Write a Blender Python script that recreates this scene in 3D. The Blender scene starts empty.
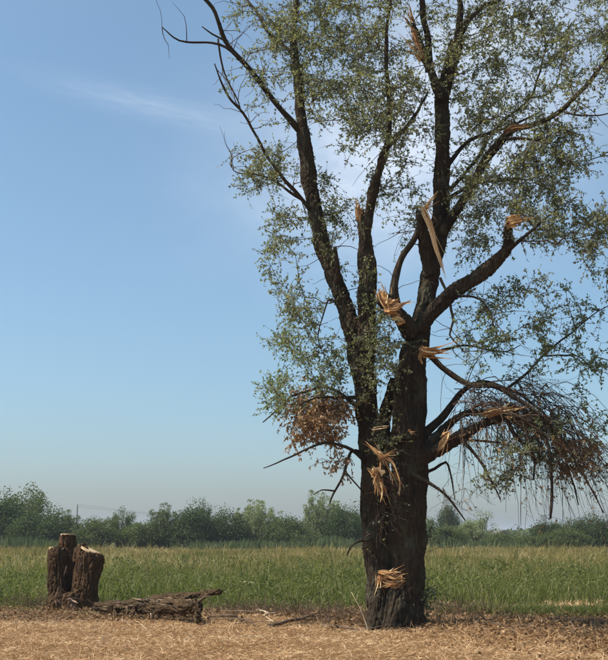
import bpy, math, random
import numpy as np
from mathutils import Vector, noise as mnoise
R = math.radians
random.seed(7)
rng = np.random.default_rng(11)
scn = bpy.context.scene
C = scn.collection

# ------------------------------------------------------------------ camera
EYE = 1.6
FPX = 1000.0                      # focal length in photograph pixels (608 x 660)
PITCH = math.atan((535 - 330) / FPX)
cd = bpy.data.cameras.new('camera'); cam = bpy.data.objects.new('camera', cd); C.objects.link(cam)
cam.location = (0, 0, EYE); cam.rotation_euler = (math.pi/2 + PITCH, 0, 0)
cd.sensor_fit = 'VERTICAL'; cd.sensor_height = 24; cd.lens = 24 * FPX / 660
cd.clip_start = .1; cd.clip_end = 12000
scn.camera = cam
FW = np.array([0, math.cos(PITCH), math.sin(PITCH)]); UP = np.array([0, -math.sin(PITCH), math.cos(PITCH)])
def ray(px, py): return np.array([1., 0, 0])*(px-304) + FW*FPX + UP*(330-py)
def at(px, py, Y):
    d = ray(px, py); return np.array([0, 0, EYE]) + d*(Y/d[1])
def gnd(px, py):
    d = ray(px, py); return np.array([0, 0, EYE]) + d*(EYE/-d[2])
def msize(p): return float(np.dot(np.asarray(p)-np.array([0, 0, EYE]), FW))/FPX     # metres per photograph pixel there

# ------------------------------------------------------------------ light
SUN_EL = R(55); SUN_AZ = R(-101)   # azimuth from +Y towards +X : from the left, a little behind the camera
sd = Vector((math.sin(SUN_AZ)*math.cos(SUN_EL), math.cos(SUN_AZ)*math.cos(SUN_EL), math.sin(SUN_EL)))
sl = bpy.data.lights.new('sun', 'SUN'); sl.energy = 5.0; sl.angle = R(.53); sl.color = (1, .94, .85)
so = bpy.data.objects.new('sun', sl); C.objects.link(so); so.rotation_euler = sd.to_track_quat('Z', 'Y').to_euler()
w = bpy.data.worlds.new('World'); scn.world = w; w.use_nodes = True
wn = w.node_tree.nodes; wl = w.node_tree.links
def wnode(t, **k):
    n = wn.new(t)
    for a, b in k.items(): setattr(n, a, b)
    return n
bg = wn['Background']
sky = wnode('ShaderNodeTexSky', sky_type='NISHITA', sun_disc=False)
sky.sun_elevation = SUN_EL; sky.sun_rotation = SUN_AZ
sky.air_density = 1.25; sky.dust_density = 1.5; sky.ozone_density = 10.0; sky.altitude = 20
tc = wnode('ShaderNodeTexCoord')
def cloud(direction, along, sx, sy, amt, nscale):
    """a wisp of thin high cloud around one direction of the sky"""
    d = Vector(direction).normalized(); a = Vector(along); a = (a - d*a.dot(d)).normalized(); b = d.cross(a)
    def dot(v):
        n = wnode('ShaderNodeVectorMath', operation='DOT_PRODUCT'); wl.new(tc.outputs['Generated'], n.inputs[0]); n.inputs[1].default_value = v; return n.outputs['Value']
    def m(op, x, y):
        n = wnode('ShaderNodeMath', operation=op)
        for i, q in enumerate((x, y)):
            if isinstance(q, (int, float)): n.inputs[i].default_value = q
            else: wl.new(q, n.inputs[i])
        return n.outputs[0]
    u = m('DIVIDE', dot(a), sx); v = m('DIVIDE', dot(b), sy)
    r2 = m('ADD', m('MULTIPLY', u, u), m('MULTIPLY', v, v))
    g = m('MULTIPLY', m('POWER', 2.718, m('MULTIPLY', r2, -1.0)), m('GREATER_THAN', dot(d), 0.0))
    cmb = wnode('ShaderNodeCombineXYZ'); wl.new(u, cmb.inputs[0]); wl.new(v, cmb.inputs[1])
    nz = wnode('ShaderNodeTexNoise'); nz.inputs['Scale'].default_value = nscale; nz.inputs['Detail'].default_value = 5; nz.inputs['Roughness'].default_value = .6
    wl.new(cmb.outputs[0], nz.inputs['Vector'])
    return m('MULTIPLY', m('MULTIPLY', g, amt), m('ADD', m('MULTIPLY', nz.outputs['Fac'], 1.6), -.15))
c1 = cloud(ray(150, 105), ray(250, 132)-ray(50, 82), .085, .012, .17, 2.6)
c2 = cloud(ray(385, 180), (1, 0, 0), .13, .08, .55, 1.6)
c3 = cloud(ray(480, 60), (1, 0, .2), .15, .10, .6, 1.6)
c4 = cloud(ray(-500, -100), (1, 0, -.1), .30, .04, .25, 1.3)
c5 = cloud((.9, .6, .5), (1, -.5, .1), .30, .06, .3, 1.3)
acc = None
for c in (c1, c2, c3, c4, c5):
    if acc is None: acc = c
    else:
        n = wnode('ShaderNodeMath', operation='ADD'); wl.new(acc, n.inputs[0]); wl.new(c, n.inputs[1]); acc = n.outputs[0]
mixc = wnode('ShaderNodeMix', data_type='RGBA'); mixc.clamp_factor = True
wl.new(acc, mixc.inputs['Factor'])
hs = wnode('ShaderNodeHueSaturation'); hs.inputs['Saturation'].default_value = .86; hs.inputs['Hue'].default_value = .485; hs.inputs['Value'].default_value = 1.0
wl.new(sky.outputs[0], hs.inputs['Color'])
wl.new(hs.outputs[0], mixc.inputs[6]); mixc.inputs[7].default_value = (7.6, 8.0, 8.6, 1)
wl.new(mixc.outputs[2], bg.inputs['Color']); bg.inputs['Strength'].default_value = .122
scn.view_settings.view_transform = 'Standard'; scn.view_settings.look = 'None'
HAZE = .00036
scn.view_settings.exposure = .32; scn.view_settings.gamma = 1

# ------------------------------------------------------------------ materials
def mat(name, rough=.9, spec=.15):
    m = bpy.data.materials.new(name); m.use_nodes = True
    n = m.node_tree.nodes; b = n['Principled BSDF']; b.inputs['Roughness'].default_value = rough
    b.inputs['Specular IOR Level'].default_value = spec
    return m, n, m.node_tree.links, b
def ramp(n, stops):
    r = n.new('ShaderNodeValToRGB'); e = r.color_ramp.elements
    while len(e) < len(stops): e.new(.5)
    for i, (p, c) in enumerate(stops): e[i].position = p; e[i].color = (*c, 1)
    return r
def noise_tex(n, l, scale, detail=4, vec=None, rough=.6):
    t = n.new('ShaderNodeTexNoise'); t.inputs['Scale'].default_value = scale; t.inputs['Detail'].default_value = detail; t.inputs['Roughness'].default_value = rough
    if vec is not None: l.new(vec, t.inputs['Vector'])
    return t
def mixcol(n, l, fac, a, b, mode='MIX'):
    m = n.new('ShaderNodeMix'); m.data_type = 'RGBA'; m.blend_type = mode
    for s, q in ((m.inputs['Factor'], fac), (m.inputs[6], a), (m.inputs[7], b)):
        if isinstance(q, (int, float)): s.default_value = q
        elif isinstance(q, tuple): s.default_value = (*q, 1)
        else: l.new(q, s)
    return m.outputs[2]
def leaf_mat(name, stops, trans=.35, tcol=(1., 1.2, .5), rough=.6, nscale=None):
    """colour picked per leaf from the face attribute 'rnd'"""
    m, n, l, b = mat(name, rough, .25)
    a = n.new('ShaderNodeAttribute'); a.attribute_name = 'rnd'
    r = ramp(n, stops); l.new(a.outputs['Fac'], r.inputs[0]); col = r.outputs[0]
    l.new(col, b.inputs['Base Color'])
    if trans > 0:
        t = n.new('ShaderNodeBsdfTranslucent'); l.new(mixcol(n, l, 1.0, col, tcol, 'MULTIPLY'), t.inputs['Color'])
        mx = n.new('ShaderNodeMixShader'); mx.inputs[0].default_value = trans
        l.new(b.outputs[0], mx.inputs[1]); l.new(t.outputs[0], mx.inputs[2]); l.new(mx.outputs[0], n['Material Output'].inputs['Surface'])
    return m
def bark_mat(name, c0, c1, c2, sc=1., bump=.6, moss=None):
    m, n, l, b = mat(name, .95, .1)
    g = n.new('ShaderNodeNewGeometry')
    mp = n.new('ShaderNodeMapping'); l.new(g.outputs['Position'], mp.inputs[0]); mp.inputs['Scale'].default_value = (14*sc, 14*sc, 2.6*sc)
    dn = noise_tex(n, l, 2.0*sc, 3, g.outputs['Position'])
    ad = n.new('ShaderNodeVectorMath'); ad.operation = 'MULTIPLY_ADD'; l.new(dn.outputs['Color'], ad.inputs[0]); ad.inputs[1].default_value = (1.6, 1.6, 1.6); l.new(mp.outputs[0], ad.inputs[2])
    v = n.new('ShaderNodeTexVoronoi'); v.feature = 'DISTANCE_TO_EDGE'; v.inputs['Scale'].default_value = .9; l.new(ad.outputs[0], v.inputs['Vector'])
    fn = noise_tex(n, l, 1.0, 6, mp.outputs[0], .7)
    big = noise_tex(n, l, 1.3, 3, g.outputs['Position'])
    r = ramp(n, [(.0, c0), (.25, c1), (.75, c2)]); l.new(v.outputs['Distance'], r.inputs[0])
    col = mixcol(n, l, .55, r.outputs[0], mixcol(n, l, fn.outputs['Fac'], c0, c2))
    br = ramp(n, [(.3, (.55, .55, .55)), (.7, (1.25, 1.2, 1.15))]); l.new(big.outputs['Fac'], br.inputs[0])
    col = mixcol(n, l, 1.0, col, br.outputs[0], 'MULTIPLY')
    if moss:
        mr = ramp(n, [(.52, (0, 0, 0)), (.68, (1, 1, 1))]); mn = noise_tex(n, l, 3.1, 5, g.outputs['Position']); l.new(mn.outputs['Fac'], mr.inputs[0])
        col = mixcol(n, l, mr.outputs[0], col, moss)
    l.new(col, b.inputs['Base Color'])
    hm = n.new('ShaderNodeMath'); hm.operation = 'MULTIPLY_ADD'; l.new(v.outputs['Distance'], hm.inputs[0]); hm.inputs[1].default_value = 1.3; l.new(fn.outputs['Fac'], hm.inputs[2])
    bp = n.new('ShaderNodeBump'); bp.inputs['Strength'].default_value = bump; bp.inputs['Distance'].default_value = .03; l.new(hm.outputs[0], bp.inputs['Height']); l.new(bp.outputs[0], b.inputs['Normal'])
    return m
def plain_mat(name, c0, c1, scale=8, rough=.9, stretch=None):
    m, n, l, b = mat(name, rough)
    g = n.new('ShaderNodeNewGeometry'); vec = g.outputs['Position']
    if stretch:
        mp = n.new('ShaderNodeMapping'); mp.inputs['Scale'].default_value = stretch; l.new(vec, mp.inputs[0]); vec = mp.outputs[0]
    t = noise_tex(n, l, scale, 5, vec); r = ramp(n, [(.3, c0), (.7, c1)]); l.new(t.outputs['Fac'], r.inputs[0]); l.new(r.outputs[0], b.inputs['Base Color'])
    bp = n.new('ShaderNodeBump'); bp.inputs['Strength'].default_value = .4; bp.inputs['Distance'].default_value = .01; l.new(t.outputs['Fac'], bp.inputs['Height']); l.new(bp.outputs[0], b.inputs['Normal'])
    return m
M = {}
M['bark'] = bark_mat('bark', (.011, .008, .005), (.056, .040, .026), (.14, .103, .068), 1.5, 1.0, (.085, .078, .05))
M['twig'] = plain_mat('twig', (.06, .038, .026), (.135, .088, .058), 6)
M['stump_bark'] = bark_mat('stump_bark', (.02, .011, .006), (.085, .048, .025), (.21, .125, .066), 1.1, .8)
M['log_bark'] = bark_mat('log_bark', (.022, .013, .007), (.085, .054, .028), (.19, .13, .07), 1.1, .8)
M['torn'] = leaf_mat('torn_wood', [(0, (.16, .07, .028)), (.3, (.42, .20, .07)), (.65, (.66, .40, .17)), (1, (.80, .60, .34))], 0, rough=.8)
M['cut'] = plain_mat('cut_wood', (.42, .27, .14), (.62, .46, .28), 9)
M['leaf'] = leaf_mat('leaf', [(0, (.12, .132, .07)), (.4, (.20, .213, .122)), (.75, (.29, .30, .19)), (1, (.43, .43, .33))], .5, (1.2, 1.2, .62))
M['leaf_pale'] = leaf_mat('leaf_pale', [(0, (.15, .165, .085)), (.5, (.23, .245, .14)), (1, (.34, .33, .22))], .45)
M['leaf_dead'] = leaf_mat('leaf_dead', [(0, (.22, .12, .058)), (.5, (.42, .265, .14)), (1, (.58, .42, .26))], .4, (1, .9, .6))
M['hedge_dark'] = leaf_mat('hedge_dark', [(0, (.045, .062, .022)), (.6, (.078, .105, .036)), (1, (.13, .155, .06))], .35)
M['hedge_mid'] = leaf_mat('hedge_mid', [(0, (.07, .088, .034)), (.6, (.125, .148, .056)), (1, (.20, .21, .088))], .4)
M['hedge_grey'] = leaf_mat('hedge_grey', [(0, (.17, .19, .095)), (.6, (.27, .285, .155)), (1, (.36, .36, .22))], .42)
M['reed'] = leaf_mat('reed', [(0, (.07, .09, .038)), (.6, (.12, .145, .06)), (.9, (.17, .19, .085)), (1, (.27, .24, .12))], .3)
M['weed'] = leaf_mat('weed', [(0, (.088, .10, .028)), (.45, (.145, .158, .046)), (.75, (.215, .205, .072)), (.88, (.28, .235, .10)), (1, (.44, .35, .19))], .38)
M['meadow'] = leaf_mat('meadow', [(0, (.12, .135, .038)), (.35, (.20, .18, .052)), (.65, (.30, .22, .078)), (.9, (.38, .275, .12)), (1, (.50, .41, .22))], .40, (1, 1, .6))
M['straw'] = leaf_mat('straw', [(0, (.21, .105, .042)), (.3, (.44, .255, .115)), (.7, (.62, .41, .21)), (1, (.78, .60, .37))], .12, (1, .9, .6))
M['litter'] = leaf_mat('litter', [(0, (.085, .044, .018)), (.5, (.23, .13, .056)), (.85, (.38, .235, .11)), (1, (.56, .41, .24))], .1, (1, .9, .6))
M['drytwig'] = plain_mat('dry_twig', (.07, .045, .03), (.16, .11, .07), 10)
M['log_strip'] = leaf_mat('log_strip', [(0, (.05, .03, .016)), (.5, (.13, .082, .045)), (1, (.25, .17, .10))], 0)
M['palestick'] = plain_mat('pale_stick', (.45, .33, .2), (.6, .48, .32), 10)

# ------------------------------------------------------------------ mesh helpers
def mesh_obj(name, V, F, m, parent=None, smooth=True, rnd=None, loc=None):
    """V (n,3); F: (k,3|4) array or list of faces"""
    V = np.asarray(V, float); me = bpy.data.meshes.new(name)
    if loc is not None: V = V - np.asarray(loc)
    if isinstance(F, np.ndarray):
        k = F.shape[1]; nf = len(F)
        me.vertices.add(len(V)); me.vertices.foreach_set('co', V.astype(np.float32).ravel())
        me.loops.add(nf*k); me.loops.foreach_set('vertex_index', F.astype(np.int32).ravel())
        me.polygons.add(nf); me.polygons.foreach_set('loop_start', (np.arange(nf)*k).astype(np.int32))
        me.polygons.foreach_set('loop_total', np.full(nf, k, np.int32))
    else:
        me.from_pydata(V.tolist(), [], F)
    if rnd is not None:
        a = me.attributes.new('rnd', 'FLOAT', 'FACE'); a.data.foreach_set('value', np.asarray(rnd, np.float32))
    me.materials.append(m)
    if smooth: me.polygons.foreach_set('use_smooth', np.ones(len(me.polygons), bool))
    me.update(); me.validate()
    o = bpy.data.objects.new(name, me); C.objects.link(o)
    if parent is not None: o.parent = parent
    if loc is not None: o.location = Vector(loc) - (parent.location if parent is not None else Vector((0, 0, 0)))
    elif parent is not None: o.location = -parent.location
    return o
def tag(o, label=None, cat=None, group=None, kind=None):
    for k, v in (('label', label), ('category', cat), ('group', group), ('kind', kind)):
        if v: o[k] = v
    return o
def thing(name, loc, label, cat, group=None):
    o = bpy.data.objects.new(name, None); C.objects.link(o); o.location = loc; o.empty_display_size = .2
    return tag(o, label, cat, group)
def catmull(P, step):
    P = np.asarray(P, float); Q = np.vstack([2*P[0]-P[1], P, 2*P[-1]-P[-2]]); out = []
    for i in range(1, len(Q)-2):
        a, b, c, d = Q[i-1], Q[i], Q[i+1], Q[i+2]
        n = max(2, int(np.linalg.norm((c-b)[:3])/step))
        t = np.arange(n)[:, None]/n
        out.append(.5*((2*b)+(-a+c)*t+(2*a-5*b+4*c-d)*t**2+(-a+3*b-3*c+d)*t**3))
    out.append(P[-1][None]); return np.vstack(out)
def frame(T):
    T = T/np.linalg.norm(T); a = np.array([1., 0, 0]) if abs(T[0]) < .8 else np.array([0, 1., 0])
    U = np.cross(T, a); U /= np.linalg.norm(U); return U, np.cross(T, U)
def tube(P, n=8, wob=.0, seed=0, cap=True):
    """P rows x,y,z,r -> verts, faces (quads + fan caps)"""
    P = np.asarray(P, float); k = len(P); T = np.gradient(P[:, :3], axis=0)
    U, W = frame(T[0]); V = []
    ang = np.arange(n)*2*math.pi/n
    for i in range(k):
        t = T[i]/(np.linalg.norm(T[i])+1e-9); U = U-t*np.dot(U, t); U /= np.linalg.norm(U); W = np.cross(t, U)
        rr = np.full(n, P[i, 3])
        if wob: rr = rr*np.array([1+wob*mnoise.noise(Vector((math.cos(a)*1.3+seed*7.1, math.sin(a)*1.3, i*.35+seed))) for a in ang])
        V.append(P[i, :3]+np.cos(ang)[:, None]*U*rr[:, None]+np.sin(ang)[:, None]*W*rr[:, None])
    V = np.vstack(V); F = []
    for i in range(k-1):
        for j in range(n):
            F.append((i*n+j, i*n+(j+1) % n, (i+1)*n+(j+1) % n, (i+1)*n+j))
    if cap: F.append(tuple(range(n-1, -1, -1))); F.append(tuple((k-1)*n+j for j in range(n)))
    return V, F
def join(parts):
    V, F, o = [], [], 0
    for v, f in parts:
        V.append(v); F += [tuple(i+o for i in q) for q in f]; o += len(v)
    return np.vstack(V), F
def remeshed(name, V, F, vox, m, parent, loc, disp):
    """fuse overlapping closed tubes into one skin, then carve bark ridges into it"""
    me = bpy.data.meshes.new('tmp'); me.from_pydata(np.asarray(V).tolist(), [], F)
    o = bpy.data.objects.new('tmp', me); C.objects.link(o)
    md = o.modifiers.new('r', 'REMESH'); md.mode = 'VOXEL'; md.voxel_size = vox
    ms = o.modifiers.new('s', 'SMOOTH'); ms.iterations = 3; ms.factor = .5
    dg = bpy.context.evaluated_depsgraph_get(); nm = bpy.data.meshes.new_from_object(o.evaluated_get(dg))
    bpy.data.objects.remove(o); bpy.data.meshes.remove(me)
    k = len(nm.vertices); co = np.empty(k*3, np.float32); nm.vertices.foreach_get('co', co); co = co.reshape(-1, 3)
    no = np.empty(k*3, np.float32); nm.vertex_normals.foreach_get('vector', no); no = no.reshape(-1, 3)
    d = np.array([disp(Vector(p)) for p in co.tolist()], np.float32)
    co = co+no*d[:, None]
    nm.vertices.foreach_set('co', (co-np.asarray(loc, np.float32)).ravel()); nm.name = name
    nm.materials.clear(); nm.materials.append(m); nm.polygons.foreach_set('use_smooth', np.ones(len(nm.polygons), bool)); nm.update()
    o = bpy.data.objects.new(name, nm); C.objects.link(o); o.parent = parent
    return o
def bark_disp(amp, f=9., axis=(0, 0, 1), lump=1.6):
    ax = Vector(axis).normalized()
    def d(p):
        q = p*f-ax*(p.dot(ax)*f*.78)+Vector((mnoise.noise(p*1.7), mnoise.noise(p*1.3+Vector((5, 3, 1))), mnoise.noise(p*1.5+Vector((1, 8, 4)))))*1.3
        n1_ = abs(mnoise.noise(q)); n2_ = abs(mnoise.noise(q*1.9+Vector((7, 2, 5))))
        crack = max(0., 1-n1_*5.5)+.6*max(0., 1-n2_*4.5)
        return amp*(.35-crack)+amp*lump*mnoise.noise(p*2.2)+amp*.35*mnoise.noise(p*19)
    return d
def leaves(P, D, L, W, rs=None, fold=.25):
    """diamond leaves: base P, direction D, length L, width W -> verts, quads"""
    n = len(P); D = D/np.linalg.norm(D, axis=1)[:, None]
    A = rng.normal(size=(n, 3)); S = np.cross(D, A); S /= np.linalg.norm(S, axis=1)[:, None]; N = np.cross(D, S)
    L = L[:, None]; W = W[:, None]
    mid = P+D*L*.45; V = np.empty((n, 4, 3))
    V[:, 0] = P; V[:, 1] = mid+S*W*.5+N*W*fold; V[:, 2] = P+D*L-N*L*.12; V[:, 3] = mid-S*W*.5+N*W*fold
    F = np.arange(n*4).reshape(n, 4)
    return V.reshape(-1, 3), F
def blades(P, H, W, lean, rndv, az=None):
    """grass blades: two-segment tapering strips as quad + tip quad-tri -> verts, quads"""
    n = len(P); az = rng.uniform(0, 2*math.pi, n) if az is None else az
    side = np.stack([np.cos(az), np.sin(az), np.zeros(n)], 1); la = rng.uniform(0, 2*math.pi, n)
    ld = np.stack([np.cos(la), np.sin(la), np.zeros(n)], 1)*lean[:, None]
    V = np.empty((n, 6, 3)); up = np.array([0, 0, 1.])
    V[:, 0] = P-side*W[:, None]*.5; V[:, 1] = P+side*W[:, None]*.5
    m = P+up*(H*.6)[:, None]+ld*.35; t = P+up*(H)[:, None]*(1-.25*lean[:, None]/np.maximum(H, .01)[:, None])+ld
    V[:, 2] = m+side*W[:, None]*.4; V[:, 3] = m-side*W[:, None]*.4
    V[:, 4] = t+side*W[:, None]*.08; V[:, 5] = t-side*W[:, None]*.08
    i = np.arange(n)[:, None]*6
    F = np.concatenate([i+np.array([[0, 1, 2, 3]]), i+np.array([[3, 2, 4, 5]])]).reshape(-1, 4)
    return V.reshape(-1, 3), F, np.concatenate([rndv, rndv])

# ------------------------------------------------------------------ ground
def gz(x, y):
    """ground height: gentle swells and a few lumps in front of and around the trees"""
    a = .05*mnoise.noise(Vector((x*.35, y*.35, 0)))+.025*mnoise.noise(Vector((x*1.3, y*1.3, 4)))
    f = max(0., min(1., (60-y)/30))
    b = .16*math.exp(-((x-3.3)**2/2.2+(y-17.4)**2/1.0))+.12*math.exp(-((x+.5)**2/3+(y-19.3)**2/.6))+.10*math.exp(-((x+6.4)**2/2+(y-21.6)**2/.6))
    return a*f+b
ys = np.concatenate([[-400, -100, -30, -8, 2, 6], np.arange(9, 30, .22), np.geomspace(30.3, 4500, 60)])
xs0 = np.concatenate([np.linspace(-9, 9, 100)])
xs = np.concatenate([-np.geomspace(3000, 9.5, 28), xs0, np.geomspace(9.5, 3000, 28)])
GX, GY = np.meshgrid(xs, ys); nx = len(xs); ny = len(ys)
GZ = np.array([gz(x, y) if abs(x) < 60 and -20 < y < 70 else 0. for x, y in zip(GX.ravel(), GY.ravel())])
ii = (np.arange(ny-1)[:, None]*nx+np.arange(nx-1)[None]).ravel()
gF = np.stack([ii, ii+1, ii+1+nx, ii+nx], 1)
m, n, l, b = mat('ground', .95, .1)
g = n.new('ShaderNodeNewGeometry'); sep = n.new('ShaderNodeSeparateXYZ'); l.new(g.outputs['Position'], sep.inputs[0])
n1 = noise_tex(n, l, .5, 5, g.outputs['Position']); n2 = noise_tex(n, l, 9, 6, g.outputs['Position'], .75); n3 = noise_tex(n, l, 55, 3, g.outputs['Position'])
def mth(op, a, bb):
    k = n.new('ShaderNodeMath'); k.operation = op
    for i, q in enumerate((a, bb)):
        if isinstance(q, (int, float)): k.inputs[i].default_value = q
        else: l.new(q, k.inputs[i])
    return k.outputs[0]
straw = ramp(n, [(.3, (.12, .062, .027)), (.55, (.27, .155, .07)), (.8, (.42, .27, .13))]); l.new(n2.outputs['Fac'], straw.inputs[0])
soil = ramp(n, [(.3, (.08, .045, .022)), (.6, (.20, .12, .06)), (.85, (.34, .22, .115))]); l.new(n2.outputs['Fac'], soil.inputs[0])
grs = ramp(n, [(.3, (.09, .085, .03)), (.7, (.18, .155, .06))]); l.new(n2.outputs['Fac'], grs.inputs[0])
# straw in front, bare litter band around the stems and to the right, field earth behind (boundaries wander)
yy = mth('ADD', sep.outputs['Y'], mth('MULTIPLY', mth('SUBTRACT', n1.outputs['Fac'], .5), 3.0))
xr = mth('MULTIPLY', mth('MAXIMUM', mth('SUBTRACT', sep.outputs['X'], -.3), 0), .75)
f1 = n.new('ShaderNodeMapRange'); f1.inputs['From Min'].default_value = 19.0; f1.inputs['From Max'].default_value = 20.2; l.new(mth('ADD', yy, mth('MINIMUM', xr, 3.4)), f1.inputs['Value'])
f2 = n.new('ShaderNodeMapRange'); f2.inputs['From Min'].default_value = 21.6; f2.inputs['From Max'].default_value = 23.0; l.new(yy, f2.inputs['Value'])
col = mixcol(n, l, f1.outputs[0], straw.outputs[0], soil.outputs[0]); col = mixcol(n, l, f2.outputs[0], col, grs.outputs[0])
l.new(col, b.inputs['Base Color'])
bp = n.new('ShaderNodeBump'); bp.inputs['Strength'].default_value = .8; bp.inputs['Distance'].default_value = .05
l.new(mth('ADD', n2.outputs['Fac'], mth('MULTIPLY', n3.outputs['Fac'], .5)), bp.inputs['Height']); l.new(bp.outputs[0], b.inputs['Normal'])
ground = mesh_obj('ground', np.stack([GX.ravel(), GY.ravel(), GZ], 1), gF, m)
tag(ground, 'dry stubble ground running back into a field', 'ground', kind='structure')
def on_ground(x, y): return np.array([[a, c, gz(a, c)] for a, c in zip(x, y)])

# ------------------------------------------------------------------ big torn tree
TB = gnd(400, 630); TY = float(TB[1])
tree = thing('torn_tree', (float(TB[0]), TY, 0.), 'tall storm-torn leafy tree with twin dark trunks and splintered limbs', 'tree')
TL = np.array(tree.location)
def pl(pts, dy0=0., dy1=0., step=.12):
    """pixel polyline (x, y, r px) at the tree's distance, leaning from dy0 to dy1 metres towards/away"""
    out = []; n = len(pts)
    for i, (x, y, r) in enumerate(pts):
        p = at(x, y, TY+dy0+(dy1-dy0)*i/(n-1)); out.append([*p, r*msize(p)])
    return catmull(out, step)
big = {
 'left': pl([(388, 640, 19), (384, 615, 17), (380, 590, 14.5), (376, 555, 13), (372, 510, 12), (370, 450, 12), (367, 410, 12.5), (362, 372, 13), (356, 342, 11.5), (347, 312, 9.8), (335, 280, 9.3), (322, 242, 9), (313, 200, 8.2), (307, 165, 7.6), (303, 130, 7)], -.05, .5),
 'mid': pl([(364, 385, 10), (366, 350, 10.5), (367, 310, 10), (367, 270, 9), (365, 240, 8), (362, 222, 6), (359, 210, 5)], .05, .1),
 'midup': pl([(365, 240, 7), (369, 215, 5.6), (375, 185, 5), (381, 163, 4.8), (388, 144, 4.6)], .1, -.3),
 'right': pl([(404, 640, 23), (404, 615, 21), (405, 585, 19.5), (406, 550, 19.5), (407, 505, 20), (409, 450, 19), (410, 405, 17), (413, 365, 15), (418, 335, 12), (425, 305, 11), (430, 275, 10), (436, 245, 10), (441, 205, 9.5), (442, 160, 9), (442, 125, 8.5), (442, 97, 8.5), (447, 76, 7.5), (457, 41, 6)], .1, .2),
 'rootl': pl([(380, 600, 9), (376, 622, 9), (368, 640, 7)], -.1, -.35),
 'rootr': pl([(410, 590, 10), (416, 618, 9), (424, 640, 8)], .0, -.2),
 'rootm': pl([(396, 590, 10), (394, 618, 11), (392, 644, 10)], -.1, -.45),
 'rightlimb': pl([(420, 330, 10), (434, 310, 9), (451, 295, 8.6), (465, 285, 8.2), (489, 268, 7.6), (506, 251, 7), (508, 238, 6), (508, 226, 5)], 0, -.9),
 'stub': pl([(412, 335, 10), (399, 315, 9), (388, 303, 8.5), (383, 297, 7)], 0, -.5),
 'brokentop': pl([(430, 275, 7.5), (425, 252, 7.5), (422, 230, 7), (421, 211, 6)], .0, -.3),
 'fork': pl([(441, 100, 7), (431, 72, 6), (421, 48, 5), (412, 24, 4)], 0, -.2),
 'lowlimb': pl([(415, 462, 12), (432, 453, 10), (446, 446, 9), (468, 432, 7.5), (492, 420, 6.5)], 0, -.5),
 'lowlimb2': pl([(418, 455, 12), (434, 440, 9), (451, 422, 7.5), (468, 413, 6.8), (495, 414, 6)], 0, .2),
}
big['left'][:, 3] *= np.interp(big['left'][:, 2], [0, 1.5, 4], [1, .95, .88]); big['right'][:, 3] *= np.interp(big['right'][:, 2], [0, 1.5, 4], [1, .94, .88])
for kq, fq in (('midup', .82), ('rightlimb', .84), ('stub', .85), ('brokentop', .8), ('fork', .8), ('lowlimb', .68), ('lowlimb2', .52), ('mid', .92)): big[kq][:, 3] *= fq
big['web'] = pl([(391, 600, 8), (388, 560, 5), (386, 520, 5), (384, 480, 6), (383, 445, 6), (386, 412, 6), (394, 378, 5)], .22, .2)
big['burr2'] = pl([(403, 440, 12), (402, 405, 10), (404, 372, 7), (410, 345, 3)], -.12, -.1)
parts = [tube(P, 14, .3, i) for i, P in enumerate(big.values())]
V, F = join(parts)
trunk = remeshed('trunk', V, F, .0135, M['bark'], tree, TL, bark_disp(.024, 10))
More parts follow.
